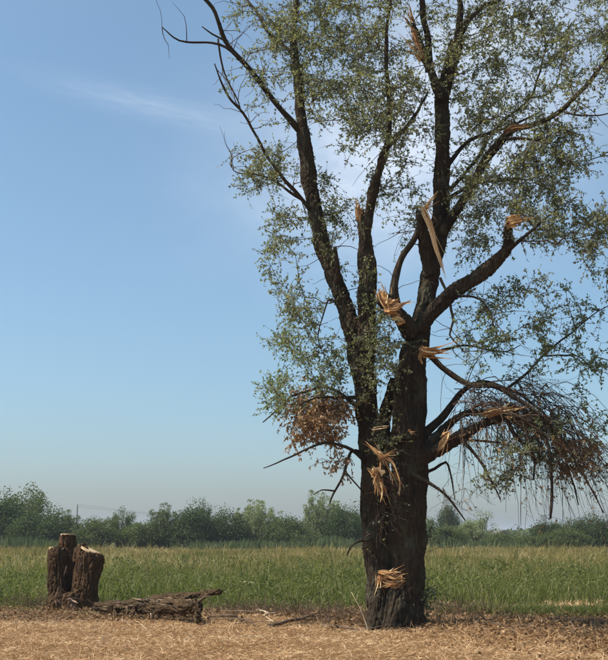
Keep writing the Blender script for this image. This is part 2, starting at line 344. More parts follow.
small = [   # (pixel polyline, lean start, lean end) : secondary limbs
 ([(303, 132, 7), (299, 95, 6), (296, 62, 5.2), (294, 30, 4.5), (297, 0, 4), (303, -50, 3), (300, -110, 1.5)], .5, .8),
 ([(299, 130, 4.5), (273, 99, 3.8), (249, 68, 3.4), (226, 41, 3), (212, 8, 2.5), (196, -10, 1.8), (170, -30, 1)], .5, -.6),
 ([(240, 60, 2), (226, 48, 1.8), (212, 43, 1.6), (187, 42, 1.4), (175, 37, 1.1), (162, 27, .7)], -.2, -.5),
 ([(226, 41, 1.6), (212, 34, 1.2), (202, 26, .8)], -.3, -.4),
 ([(218, 39, 1.4), (222, 62, 1.2), (232, 90, 1), (242, 113, .7)], -.3, .1),
 ([(309, 208, 3.2), (290, 185, 2.6), (269, 160, 2.1), (247, 119, 1.8), (232, 101, 1.6), (224, 86, 1.3), (214, 64, .8)], .3, -.9),
 ([(304, 201, 2.2), (277, 183, 1.5), (261, 175, 1.2), (238, 173, .9), (229, 164, .5)], .3, 1.0),
 ([(295, 55, 3), (269, 33, 2.4), (257, 12, 2), (245, -6, 1.6), (236, -40, 1)], .6, 1.6),
 ([(337, 285, 4), (338, 270, 3.4), (336, 256, 3.2), (335, 247, 2.6)], -.1, -.3),
 ([(388, 146, 4.4), (402, 131, 3), (417, 112, 2.2), (428, 92, 1.3)], -.3, .5),
 ([(388, 146, 4), (390, 105, 3.6), (387, 72, 3), (386, 35, 2.4), (392, -5, 1.8), (396, -60, 1)], -.3, -.8),
 ([(429, 72, 5), (428, 40, 4.4), (422, 5, 3.8), (416, -40, 3), (410, -110, 1.5)], .1, -.5),
 ([(456, 45, 5.5), (466, 22, 4), (485, 6, 3.2), (503, -3, 2.6), (530, -40, 1.6)], .2, .9),
 ([(456, 45, 5), (461, 12, 4), (459, -10, 3.6), (466, -70, 2.6), (470, -130, 1.2)], .2, -.1),
 ([(441, 235, 6.5), (452, 218, 6), (466, 195, 5.6), (481, 169, 5.2), (496, 146, 5), (511, 131, 4.6), (528, 126, 4), (545, 120, 3.6), (564, 109, 3.4), (582, 90, 3), (597, 71, 2.6), (612, 52, 2.2), (640, 20, 1.4)], .1, -1.3),
 ([(449, 198, 3), (470, 185, 2.2), (492, 181, 1.7), (530, 180, 1)], .1, 1.0),
 ([(446, 168, 3.2), (466, 142, 2.6), (489, 133, 2.2), (508, 127, 1.8), (540, 112, 1)], .1, .9),
 ([(500, 140, 2.6), (520, 138, 2.2), (545, 139, 1.2)], -.5, -1.1),
 ([(450, 190, 3), (474, 161, 2.2), (504, 120, 1.8), (530, 97, 1.4), (545, 49, 1.1), (541, 26, .7)], .2, 1.5),
 ([(528, 99, 1.3), (552, 90, 1.1), (564, 52, .8), (570, 20, .5)], 1.2, 1.9),
 ([(564, 112, 1.6), (585, 116, 1.2), (612, 112, .8)], -1.0, -1.7),
 ([(508, 250, 3.6), (520, 240, 2.6), (537, 226, 2), (557, 209, .9)], -.9, -1.6),
 ([(396, 308, 6), (394, 285, 5), (401, 258, 4.5), (413, 240, 4.3), (421, 222, 4)], -.2, -.2),
 ([(430, 250, 2.5), (446, 215, 1.6), (449, 170, 1)], .2, .8),
 ([(418, 345, 6), (433, 358, 4.4), (451, 375, 4), (472, 384, 3.8), (492, 386, 3.6), (516, 398, 3.2), (537, 412, 2.6), (556, 432, 2), (580, 470, 1.4), (603, 512, .8)], 0, -.9),
 ([(492, 420, 6), (508, 416, 4.6), (522, 418, 3.8), (537, 427, 3), (547, 445, 2.6), (551, 470, 2.3), (551, 500, 2), (550, 519, 1.4)], -.5, -.8),
 ([(493, 414, 5.6), (512, 408, 4.4), (530, 412, 3.2), (550, 428, 2.4), (566, 460, 1.6), (578, 505, .8)], .2, .5),
 ([(412, 446, 6.5), (430, 428, 6), (448, 410, 4.6), (462, 392, 3.8), (482, 382, 3.2), (505, 388, 2.6), (530, 402, 1.8), (558, 425, 1.2), (590, 440, .7)], .2, .6),
 ([(462, 440, 2.6), (478, 458, 2), (490, 478, 1.6), (499, 500, .9)], -.4, -.8),
 ([(410, 474, 3), (424, 480, 2.6), (444, 494, 1.8), (456, 508, 1.4), (466, 520, .8)], -.3, -.6),
 ([(507, 420, 3), (514, 434, 2.6), (524, 444, 2.2), (532, 452, 1.8), (534, 480, 1.1)], -.4, -.5),
 ([(468, 440, 1.8), (500, 443, 1.4), (520, 452, 1)], -.4, -.1),
 ([(440, 278, 2.2), (450, 300, 1.8), (453, 322, 1.6), (450, 335, 1.3), (463, 352, .8)], -.2, -.6),
 ([(449, 297, 2), (474, 297, 1.5), (487, 308, 1.2), (494, 326, .8)], -.3, -.9),
 ([(508, 388, 2), (528, 372, 1.7), (548, 352, 1.4), (572, 332, 1.1), (600, 310, .7)], -.2, .6),
 ([(545, 356, 1.2), (578, 356, 1), (592, 372, .7)], .3, .9),
 ([(360, 398, 3), (340, 397, 2.2), (317, 398, 1.5), (300, 404, .9)], .1, -.5),
 ([(358, 408, 2.6), (338, 392, 2.2), (325, 387, 2), (309, 392, 1.8), (291, 396, 1.5), (281, 406, 1.2), (262, 422, .7)], .1, .8),
 ([(366, 462, 3), (352, 450, 2.4), (340, 445, 2), (325, 443, 1.8), (309, 448, 1.5), (284, 460, 1.1), (264, 469, .6)], 0, -.8),
 ([(360, 452, 2.4), (351, 452, 2), (344, 474, 1.7), (334, 493, 1.3), (330, 504, .9)], 0, -.4),
 ([(334, 491, 1.2), (322, 490, .9), (313, 495, .5)], -.3, -.5),
 ([(344, 470, 1.2), (356, 484, 1), (364, 494, .8)], -.2, -.1),
 ([(352, 340, 1.8), (332, 300, 1.4), (324, 310, 1.1), (319, 336, .8), (322, 352, .5)], -.1, -.5),
 ([(372, 540, 2), (360, 541, 1.5), (352, 546, 1.1), (347, 556, .7)], -.2, -.5),
 ([(416, 476, 2.6), (434, 469, 2.2), (446, 462, 1.6), (452, 478, 1.1), (455, 500, .6)], .2, .5),
 ([(442, 350, 2), (470, 345, 1.5), (500, 352, 1), (520, 345, .6)], .3, 1.2),
]
nodes = []     # skeleton nodes that twigs may grow from
for P in list(big.values())[:1]+[big[k] for k in ('mid', 'midup', 'rightlimb', 'stub', 'brokentop', 'fork', 'lowlimb', 'lowlimb2')]:
    nodes.append(P[len(P)//4:, :3])
nodes.append(big['right'][:, :3])
for i, (pts, a, c) in enumerate(small):
    P = pl([(x_, y_, r_*(.74 if r_ < 4.7 else .85)) for x_, y_, r_ in pts], a, c, .10); nz = np.array([[mnoise.noise(Vector(q*2.3)+Vector((i, 0, 0))), mnoise.noise(Vector(q*2.3)+Vector((0, i, 9))), mnoise.noise(Vector(q*2.3)+Vector((3, 0, i)))] for q in P[:, :3].tolist() for q in [np.array(q)]])
    P[1:, :3] += nz[1:]*.035*np.minimum(1, np.arange(1, len(P))/6)[:, None]
    V, F = tube(P, 8, .25, i+20)
    mesh_obj('branch', V, F, M['bark'], tree, loc=P[0, :3]); nodes.append(P[2:, :3])
# foliage masses: centre px, radii px, number of shoots, distance offset, depth radius, kind
LEAF, PALE, DEAD, BARE = 0, 1, 2, 3
masses = [
 (300, 20, 62, 55, 70, .5, 1.6, 0), (335, 70, 55, 60, 95, .3, 1.6, 0), (385, 95, 48, 65, 95, -.3, 1.6, 0), (360, 10, 60, 50, 60, .2, 1.7, 0),
 (262, 90, 24, 40, 12, .2, 1.0, 0), (265, 165, 30, 22, 30, .3, 1.0, 0), (285, 240, 24, 36, 22, .4, 1.1, 0), (300, 300, 26, 26, 18, .2, 1.0, 0), (330, 215, 26, 60, 26, .4, 1.3, 0),
 (310, 345, 36, 30, 26, .1, 1.1, 1), (285, 395, 30, 28, 22, .2, .9, 1), (325, 375, 25, 25, 18, .1, .9, 1),
 (314, 418, 30, 26, 72, 0, .8, 2), (342, 400, 10, 16, 10, 0, .4, 2), (338, 458, 22, 14, 4, -.2, .4, 2),
 (372, 325, 16, 62, 34, -.25, .5, 0), (395, 365, 20, 35, 12, -.3, .4, 0), (400, 200, 30, 50, 22, .5, 1.4, 0),
 (470, 40, 50, 55, 55, .3, 1.7, 0), (530, 35, 60, 50, 75, .3, 1.8, 0), (590, 50, 40, 60, 55, -.6, 1.6, 0), (490, 110, 45, 40, 60, .3, 1.6, 0),
 (545, 155, 48, 38, 75, -.5, 1.5, 0), (500, 185, 50, 35, 50, -.2, 1.5, 0), (545, 215, 38, 30, 36, -.7, 1.3, 0), (595, 235, 26, 30, 26, -.9, 1.2, 0), (470, 230, 26, 30, 20, .4, 1.2, 0),
 (490, 330, 30, 44, 30, -.2, 1.0, 1), (530, 300, 32, 40, 17, -.6, 1.1, 0), (545, 360, 36, 36, 14, .2, 1.1, 1), (585, 330, 34, 50, 13, .2, 1.2, 1), (592, 400, 30, 45, 13, .2, 1.1, 1), (620, 370, 30, 60, 12, .3, 1.2, 1),
 (500, 465, 46, 28, 14, -.4, .8, 0), (550, 455, 46, 32, 18, -.2, .9, 3), (590, 455, 36, 34, 18, 0, .9, 3), (520, 400, 45, 22, 40, 0, .7, 3), (575, 452, 30, 20, 26, 0, .5, 2), (520, 415, 40, 16, 12, 0, .5, 2), (470, 400, 24, 20, 8, .2, .6, 3),
 (460, 490, 30, 20, 6, -.4, .5, 3), (545, 440, 26, 26, 16, -.3, .6, 1),
 (424, 596, 7, 18, 7, .2, .2, 0), (386, 480, 10, 50, 18, -.45, .12, 3), (386, 425, 6, 40, 8, -.4, .12, 0), (434, 540, 8, 20, 3, .2, .2, 3),
 (310, -60, 85, 50, 60, .5, 1.8, 0), (420, -70, 90, 55, 70, .2, 2, 0), (530, -50, 90, 50, 70, .2, 2, 0), (640, 0, 50, 70, 50, -.6, 1.8, 0), (650, 140, 40, 70, 45, -.8, 1.6, 0), (635, 270, 30, 60, 25, -.4, 1.4, 0), (440, -140, 110, 40, 50, .2, 1.8, 0),
]
targets = []; kinds = []
for (cx, cy, rx, ry, k, dy, ry3, kind) in masses:
    c = 0
    while c < k:
        u = rng.uniform(-1, 1, 3)
        if np.dot(u, u) > 1: continue
        u = u*rng.uniform(.75, 1.35)
        px, py = cx+u[0]*rx, cy+u[1]*ry
        targets.append(at(px, py, TY+dy+u[2]*ry3)); kinds.append(kind); c += 1
targets = np.array(targets); kinds = np.array(kinds)
N0 = np.vstack(nodes); cap = len(N0)+len(targets)*14
NP = np.empty((cap, 3)); NP[:len(N0)] = N0; par = np.full(cap, -1); nn = len(N0); n0 = nn
d0 = np.array([np.min(np.sum((N0-t)**2, 1)) for t in targets]); order = np.argsort(d0)
paths = {}
for ti in order:
    t = targets[ti]; d = NP[:nn]-t; dd = np.sqrt(np.sum(d*d, 1))+.35*np.maximum(0, NP[:nn, 2]-t[2]+.1)
    j = int(np.argmin(dd)); p0 = NP[j].copy(); L = np.linalg.norm(t-p0)
    k = max(1, min(12, int(L/.14))); bend = rng.normal(size=3)*.10*L+np.array([0, 0, .10*L if kinds[ti] != 3 else .02*L])
    path = [j]
    for q in range(1, k+1):
        s = q/k; NP[nn] = p0+(t-p0)*s+bend*4*s*(1-s)*.6+rng.normal(size=3)*.012*(q < k); par[nn] = path[-1]; path.append(nn); nn += 1
    paths[ti] = path
cnt = np.zeros(nn)
for i in range(nn-1, n0-1, -1):
    cnt[i] += 1
    if par[i] >= n0: cnt[par[i]] += cnt[i]
rad = .0042*np.maximum(cnt/3, 1)**.40
def prisms(A, B, ra, rb):
    D = B-A; D = D/(np.linalg.norm(D, axis=1)[:, None]+1e-9); X = np.where(np.abs(D[:, :1]) < .8, np.array([[1., 0, 0]]), np.array([[0, 1., 0]]))
    U = np.cross(D, X); U /= np.linalg.norm(U, axis=1)[:, None]; W = np.cross(D, U); V = np.empty((len(A), 6, 3))
    for k in range(3):
        o = math.cos(k*2.0944)*U+math.sin(k*2.0944)*W; V[:, k] = A+o*ra[:, None]; V[:, 3+k] = B+o*rb[:, None]
    i = np.arange(len(A))[:, None]*6
    return V.reshape(-1, 3), np.concatenate([i+np.array([[k, (k+1) % 3, 3+(k+1) % 3, 3+k]]) for k in range(3)])
idx = np.arange(n0, nn); pi = par[idx]; rp = np.where(pi >= n0, rad[np.maximum(pi, 0)] if True else 0, rad[idx]*1.2)
A_, B_, ra_, rb_ = [NP[pi]], [NP[idx]], [np.minimum(rp, rad[idx]*1.6)], [rad[idx]]
LP = {0: [], 1: [], 2: []}; LD = {0: [], 1: [], 2: []}
for ti, path in paths.items():
    kind = kinds[ti]; t = targets[ti]; dirn = t-NP[path[max(0, len(path)-3)]]; dirn = dirn/(np.linalg.norm(dirn)+1e-9)
    tail = path[-4:]
    nsh = {0: 10, 1: 8, 2: 7, 3: 5}[int(kind)]
    for s in range(nsh):
        base = NP[tail[rng.integers(0, len(tail))]]; dr = dirn*.7+rng.normal(size=3)*.75+np.array([0, 0, -.12 if kind < 2 else -.5])
        if kind == 3: dr = np.array([.4, 0, -.8])+rng.normal(size=3)*.55
        dr /= np.linalg.norm(dr); Ls = rng.uniform(.16, .42)*(1.8 if kind == 3 else 1); mid = base+dr*Ls*.5+rng.normal(size=3)*.06*Ls; end = base+dr*Ls+np.array([0, 0, -.05*Ls])+rng.normal(size=3)*.02
        A_.append(np.array([base, mid])); B_.append(np.array([mid, end])); tk = 1.3 if kind == 3 else 1.; ra_.append(np.array([.003, .0025])*tk); rb_.append(np.array([.0025, .0016])*tk)
        if kind == 3:
            A_.pop(); B_.pop(); ra_.pop(); rb_.pop(); pts_ = [base]; d_ = dr.copy()
            for q in range(5): d_ = d_+rng.normal(size=3)*.28; d_ /= np.linalg.norm(d_); pts_.append(pts_[-1]+d_*Ls/5)
            Q = np.array(pts_); rr = np.linspace(.0042, .0018, 6); A_.append(Q[:-1]); B_.append(Q[1:]); ra_.append(rr[:-1]); rb_.append(rr[1:]); mid = Q[2]; end = Q[5]
            if rng.random() < .75: continue
        kk = 0 if kind == 3 else int(kind); nl = int(rng.integers(6, 12)) if kind != 3 else 4
        for q in range(nl):
            s2 = rng.uniform(.15, 1.02); pos = base+(mid-base)*min(1, s2*2) if s2 < .5 else mid+(end-mid)*(s2*2-1)
            LP[kk].append(pos); LD[kk].append(dr*.5+rng.normal(size=3)*.8+np.array([0, 0, -.25 if kk < 2 else -.8]))
# long withes draped over the snapped low limbs
for _ in range(170):
    sx_ = rng.uniform(452, 560); sy_ = 386+rng.uniform(-4, 40)+max(0, sx_-520)*.4; y0 = TY+rng.normal()*.35-.2; run = rng.uniform(20, 120); drop = rng.uniform(40, 125)*(1 if sx_ > 490 else .7)
    if rng.random() < .35: run = rng.uniform(-15, 25)
    dy = rng.normal()*.5; a0 = np.array([sx_, sy_]); up_ = rng.uniform(2, 16)
    Q = np.array([at(a0[0]+run*t_, a0[1]-up_*math.sin(min(1, t_*1.6)*math.pi)*(run > 15)+drop*t_**1.9, y0+dy*t_) for t_ in np.linspace(0, 1, 9)])+np.cumsum(rng.normal(size=(9, 3))*.014, 0)+rng.normal(size=(9, 3))*.012
    rr = np.linspace(rng.uniform(.006, .014), .003, 9); A_.append(Q[:-1]); B_.append(Q[1:]); ra_.append(rr[:-1]); rb_.append(rr[1:])
    for q in range(int(rng.integers(2, 6))):
        j = int(rng.integers(3, 9)); e = Q[j]+np.array([rng.normal()*.14+.05, rng.normal()*.14, -rng.uniform(.0, .26)]); m_ = (Q[j]+e)/2+rng.normal(size=3)*.025; A_.append(np.array([Q[j], m_])); B_.append(np.array([m_, e])); ra_.append(np.array([.004, .003])); rb_.append(np.array([.003, .002]))
        if rng.random() < .5:
            for _k in range(int(rng.integers(2, 6))):
                s2 = rng.random(); LP[0 if rng.random() < .45 else 2].append(Q[j]+(e-Q[j])*s2); LD[0 if len(LP[0]) > len(LD[0]) else 2].append(np.array([0, 0, -.5])+rng.normal(size=3)*.7)
for _ in range(420):
    j = int(rng.integers(0, n0)); b0_ = NP[j]
    if b0_[2] < 4.2: continue
    d_ = rng.normal(size=3)*.7+np.array([0, 0, .35]); d_ /= np.linalg.norm(d_); Lq = rng.uniform(.4, 1.2); pts_ = [b0_]
    for q in range(5): d_ = d_+rng.normal(size=3)*.22+np.array([0, 0, -.03]); d_ /= np.linalg.norm(d_); pts_.append(pts_[-1]+d_*Lq/5)
    Q = np.array(pts_); rr = np.linspace(rng.uniform(.006, .012), .0025, 6); A_.append(Q[:-1]); B_.append(Q[1:]); ra_.append(rr[:-1]); rb_.append(rr[1:])
V, F = prisms(np.vstack(A_), np.vstack(B_), np.concatenate(ra_), np.concatenate(rb_))
tag(mesh_obj('twigs', V, F, M['twig'], tree), kind='stuff')
for kk, (nm, mt, lo, hi, lab) in enumerate((('foliage', 'leaf', .036, .068, None), ('pale_foliage', 'leaf_pale', .04, .07, 'pale thin grey-green leaves low on the crown'), ('dead_foliage', 'leaf_dead', .045, .08, 'withered brown leaves on a broken low branch'))):
    P = np.array(LP[kk]); D = np.array(LD[kk]); k = len(P); L = lo+(hi-lo)*rng.beta(1.6, 2.4, k)*1.35
    V, F = leaves(P, D, L, L*rng.uniform(.42, .62, k))
    tag(mesh_obj(nm, V, F, M[mt], tree, smooth=False, rnd=np.clip(rng.beta(2, 2.2, k), 0, 1)), lab, kind='stuff')
    print(nm, k)

# torn, splintered wood
def shards(base, dirs, lens, wid, flat=.35):
    """a fan of long tapering splinters from one break"""
    V, F, rn = [], [], []; o = 0
    for d, L in zip(dirs, lens):
        d = np.asarray(d, float); d /= np.linalg.norm(d); U, W = frame(d); a = rng.uniform(0, 6.28); U, W = math.cos(a)*U+math.sin(a)*W, -math.sin(a)*U+math.cos(a)*W
        wide = rng.random() < .3; b = base+rng.normal(size=3)*wid*.38; wv = wid*(rng.uniform(.22, .42) if wide else rng.uniform(.05, .14)); bend = rng.normal(size=3)*.12*L
        if wide: L = L*.7
        k = 7; rv = rng.random(); tip = rng.uniform(-.6, .6)
        for i in range(k):
            s = i/(k-1); c = b+d*L*s+bend*s*s+U*wv*tip*s*s+U*wv*rng.normal()*.12; ww = wv*(1-s**2.2)+.0015; jag = 1+.25*rng.normal()*(.2 < s < .95)
            for (u, v) in ((1, 1), (-1, 1), (-1, -1), (1, -1)): V.append(c+U*ww*u*jag+W*ww*flat*v)
        for i in range(k-1):
            for j in range(4): F.append((o+i*4+j, o+i*4+(j+1) % 4, o+i*4+4+(j+1) % 4, o+i*4+4+j)); rn.append(min(1, max(0, rv+rng.normal()*.12)))
        F.append((o+k*4-4, o+k*4-3, o+k*4-2, o+k*4-1)); rn.append(rv); F.append((o+3, o+2, o+1, o)); rn.append(rv); o += k*4
    return np.array(V), F, rn
def torn(px, py, dy, dvec, L, wid, nsh, spread, label=None, parent=tree):
    p = at(px, py, TY+dy); s = msize(p); dirs = []; lens = []
    nsh = int(nsh*1.5); spread *= .75
    for i in range(nsh):
        d = np.array([dvec[0], rng.normal()*.4*spread-.1, dvec[1]])/math.hypot(*dvec)+rng.normal(size=3)*spread*np.array([1, .6, 1]); dirs.append(d); lens.append(L*s*rng.uniform(.25, 1.))
    V, F, rn = shards(p, dirs, lens, wid*s)
    o = mesh_obj('torn_wood', V, F, M['torn'], parent, smooth=False, rnd=rn, loc=p)
    if label: o['label'] = label
def plank(pts, dy, flat=.4, tone=.6, label=None):
    """one broad ripped strip of wood with a jagged edge"""
    Q = pl([(x_, y_, r_*.8) for x_, y_, r_ in pts], dy, dy-.08, .03); k = len(Q); V, F, rn = [], [], []
    T = np.gradient(Q[:, :3], axis=0); vw = np.array([0, -1., .1]); o_ = 0
    for f_ in range(20):
        u0 = rng.uniform(-.9, .9); v0 = rng.uniform(-.5, .5)*(1-abs(u0)*.5); a0 = int(k*rng.uniform(0, .3)); a1 = int(k*rng.uniform(.4, 1.0)) if f_ > 2 else k; fw = rng.uniform(.05, .17); curl = rng.normal()*.55; tv = tone-.12+rng.normal()*.3
        if a1-a0 < 3: a0, a1 = 0, k
        for i in range(a0, a1):
            t_ = T[i]/np.linalg.norm(T[i]); U = np.cross(t_, vw); U /= np.linalg.norm(U); W = np.cross(t_, U); h = max(Q[i, 3], .012); q_ = (i-a0)/max(1, a1-1-a0); g_ = (1-q_**4)*min(1, .4+q_*4)*fw*h+.0012
            c_ = Q[i, :3]+U*h*(u0+curl*max(0, q_-.6)**2*2)+W*h*flat*2*v0-W*h*.5*curl*max(0, q_-.5)**2
            for (u, v) in ((1, .8), (-1, .8), (-1, -.8), (1, -.8)): V.append(c_+U*g_*u+W*g_*v)
        n_ = a1-a0
        for i in range(n_-1):
            for j in range(4): F.append((o_+i*4+j, o_+i*4+(j+1) % 4, o_+i*4+4+(j+1) % 4, o_+i*4+4+j)); rn.append(min(1, max(0, tv+.1*rng.normal())))
        F += [(o_+3, o_+2, o_+1, o_), (o_+n_*4-4, o_+n_*4-3, o_+n_*4-2, o_+n_*4-1)]; rn += [tv, tv]; o_ += n_*4
    rn = np.clip(rn, 0, 1)
    o = mesh_obj('torn_wood', np.array(V), F, M['torn'], tree, smooth=False, rnd=rn, loc=Q[0, :3])
    if label: o['label'] = label
plank([(420, 206, 2), (424, 211, 4.2), (431, 228, 3.6), (436, 248, 3), (441, 264, 2.6), (446, 279, .8)], -.48, .3, .75, 'long pale strip hanging down from the broken top')
plank([(422, 210, 3), (428, 204, 2.2), (433, 197, 1.4), (438, 191, .4)], -.46, .3, .75)
plank([(506, 229, 4), (509, 222, 5), (517, 220, 4), (527, 219, 2), (538, 217, .6)], -1.08, .5, .55)
plank([(379, 288, 2), (382, 297, 6), (387, 306, 6.5), (393, 312, 4), (399, 320, 3)], -.62, .4, .35)
plank([(388, 309, 4), (396, 309, 3), (404, 304, 2), (411, 300, .7)], -.72, .5, .6)
plank([(392, 320, 2), (397, 318, 3.5), (402, 320, 2.5), (405, 323, .8)], -.66, .5, .65)
plank([(420, 346, 2), (424, 350, 5), (432, 352, 4), (441, 351, 2), (450, 350, .5)], -.58, .5, .5)
plank([(422, 352, 3), (420, 358, 2), (423, 364, .8)], -.55, .5, .5)
plank([(359, 222, 3), (358, 212, 3.8), (358, 205, 3), (357, 199, 1.2)], -.12, .5, .7)
plank([(365, 441, .6), (371, 447, 1.2), (377, 453, 2.2), (384, 456, 2.6), (392, 451, 1.2), (396, 449, .4)], -.66, .6, .75)
plank([(384, 457, 1.6), (392, 462, 1.2), (397, 472, 1), (400, 483, .9), (399, 495, .4)], -.7, .6, .75)
plank([(367, 468, 1), (372, 472, 3), (377, 478, 4.5), (379, 487, 3), (378, 496, 1)], -.6, .5, .4)
plank([(378, 572, 2), (386, 573, 4), (394, 577, 4), (402, 574, 2), (408, 573, .6)], -.74, .5, .45)
plank([(382, 580, 2), (390, 584, 3.5), (396, 586, 3), (402, 582, 1)], -.72, .5, .3)
plank([(411, 25, 1.5), (414, 34, 3.6), (419, 48, 3), (425, 62, 1.6)], -.3, .4, .35)
plank([(485, 415, 2), (496, 412, 3), (508, 409, 3), (522, 408, 1.4), (532, 407, .5)], -.55, .5, .3)
plank([(437, 452, 1.5), (441, 445, 4), (446, 437, 3.4), (452, 431, 1)], -.45, .4, .5)
plank([(503, 134, 3), (513, 128, 3.6), (524, 127, 2.4), (533, 126, 1)], -.72, .5, .25)
torn(358, 214, -.05, (-.05, 1), 15, 4.5, 9, .10, 'pale broken tip of the middle stem')
torn(423, 208, -.42, (.34, -1), 60, 5, 4, .03)
torn(422, 212, -.4, (.7, .7), 24, 3.5, 7, .25)
torn(384, 300, -.62, (.05, .9), 14, 9, 10, .35, 'orange torn wood on the snapped stub between the stems')
torn(388, 306, -.66, (.95, .35), 26, 7, 10, .22)
torn(394, 318, -.6, (.9, .1), 13, 7, 9, .3)
torn(388, 300, -.6, (.25, -1), 22, 8, 9, .2)
torn(508, 224, -1.0, (.95, .25), 34, 6, 14, .10, 'orange splintered end of the right-hand limb pointing right')
torn(511, 224, -1.05, (.6, -.2), 12, 6, 8, .3)
torn(421, 351, -.55, (1, -.02), 30, 6, 14, .12, 'orange splinter tuft on the right trunk')
torn(423, 347, -.5, (-.2, -1), 12, 4, 6, .2)
torn(376, 452, -.62, (.6, -.6), 24, 4, 8, .35, 'orange ragged splinters between the two trunks')
torn(381, 455, -.62, (-.8, .7), 20, 3, 4, .15)
torn(380, 458, -.6, (.9, .2), 18, 3.5, 9, .35)
torn(383, 456, -.62, (.55, -1), 44, 2.6, 5, .12)
torn(377, 470, -.6, (-.2, -.5), 16, 7, 12, .6)
torn(379, 480, -.58, (.2, -1), 30, 5, 8, .3)
torn(373, 430, -.5, (.7, .2), 16, 3, 7, .3)
torn(402, 580, -.7, (-.85, -.25), 26, 4.5, 15, .22, 'straw-coloured shredded wood low on the trunk')
torn(382, 576, -.72, (.9, .05), 24, 4.5, 13, .25)
torn(380, 575, -.70, (-.1, -1), 22, 4, 6, .2)
torn(442, 440, -.45, (.5, .7), 20, 5, 10, .3, 'pale torn wood at the foot of the low limb')
torn(444, 442, -.45, (-.3, -.8), 16, 5, 8, .3)
torn(486, 414, -.55, (1, .18), 44, 6, 16, .15, 'reddish splintered wood along the drooping limb')
torn(555, 440, -.3, (.9, -.55), 46, 4, 16, .18)
torn(412, 22, -.2, (-.35, 1), 22, 4.5, 8, .12)
torn(424, 60, -.1, (-.55, 1), 52, 5, 8, .05)
torn(512, 128, -.65, (1, .1), 24, 4, 8, .12)
torn(410, 432, -.75, (1, -.1), 8, 3, 5, .3)

# ------------------------------------------------------------------ sawn stump
SB = gnd(72, 609); SY = float(SB[1])
stump = thing('tree_stump', (float(SB[0]), SY, 0.), 'sawn triple-stemmed tree stump standing at the edge of the stubble', 'stump')
def spl(pts, dy0, dy1):
    out = []; n_ = len(pts)
    for i, (x, y, r) in enumerate(pts):
        p = at(x, y, SY+dy0+(dy1-dy0)*i/(n_-1)); out.append([*p, r*msize(p)])
    return catmull(out, .10)
S = [spl([(58, 614, 12), (58, 595, 10), (57, 570, 8.5), (57, 557, 8), (56.5, 548, 7.6)], -.1, .05),
     spl([(70, 612, 14), (69, 590, 12), (68, 570, 9.5), (68, 552, 8.6), (68.5, 534.5, 8.2)], .25, .3),
     spl([(66, 541, 5), (62.5, 540, 4), (60.5, 540, 3)], .3, .25),
     spl([(84, 613, 14), (85, 592, 13), (88, 572, 13), (90, 559, 13.4), (91.5, 553, 12)], -.15, -.1),
     spl([(82, 562, 8), (82.5, 550, 7), (82.5, 545, 5)], -.1, .0),
     spl([(60, 596, 8), (52, 607, 6), (44, 615, 4)], -.2, -.45), spl([(72, 596, 9), (70, 610, 8), (68, 618, 5)], -.3, -.6), spl([(88, 598, 9), (94, 610, 6), (101, 614, 4)], -.1, -.3)]
V, F = join([tube(P, 14, .18, 60+i) for i, P in enumerate(S)])
remeshed('trunk', V, F, .014, M['stump_bark'], stump, np.array(stump.location), bark_disp(.034, 9, (0, 0, 1), 1.1))
def cut(c, nrm, r, sx=1.):
    """an irregular sawn face, 4 mm proud"""
    nrm = np.asarray(nrm, float); nrm /= np.linalg.norm(nrm); U, W = frame(nrm); k = 18; V = []
    for h in (-.03, .004):
        for i in range(k):
            a = 2*math.pi*i/k; q = r*(1+.10*mnoise.noise(Vector((math.cos(a)*1.5, math.sin(a)*1.5, c[0]*5)))); V.append(c+U*q*math.cos(a)*sx+W*q*math.sin(a)+nrm*h)
    F = [tuple(range(k, 2*k))]+[(i, (i+1) % k, k+(i+1) % k, k+i) for i in range(k)]
    mesh_obj('cut_face', np.array(V), F, M['cut'], stump, smooth=False, loc=c)
p = S[0][-1]; cut(p[:3]+[0, 0, .005], (.05, -.08, 1), p[3]*.98)
p = S[1][-1]; cut(p[:3]+[0, 0, .005], (0, .1, 1), p[3]*.95)
p = S[3][-1]; cut(p[:3]+[.03, 0, .03], (.5, -.06, 1), p[3]*.98, 1.0)
def strips(px, py, dvec, L, wid, k, spread):
    p = at(px, py, SY-.75); s = msize(p); dirs = [np.array([dvec[0], -.15, dvec[1]])+rng.normal(size=3)*spread for _ in range(k)]
    V, F, rn = shards(p, dirs, [L*s*rng.uniform(.4, 1) for _ in range(k)], wid*s)
    mesh_obj('torn_bark', V, F, M['torn_bark'], stump, smooth=False, rnd=rn, loc=p)
M['torn_bark'] = leaf_mat('torn_bark', [(0, (.05, .026, .016)), (.5, (.14, .08, .05)), (1, (.30, .19, .12))], 0)
strips(60, 588, (.3, -1), 18, 3, 10, .3); strips(70, 600, (.8, -.4), 16, 4, 10, .4); strips(78, 572, (.3, 1), 18, 3, 7, .15); strips(56, 600, (.7, -.5), 14, 3, 10, .4); strips(66, 566, (-.3, -1), 12, 2.5, 6, .2); strips(72, 604, (.2, -.6), 10, 4, 10, .5)

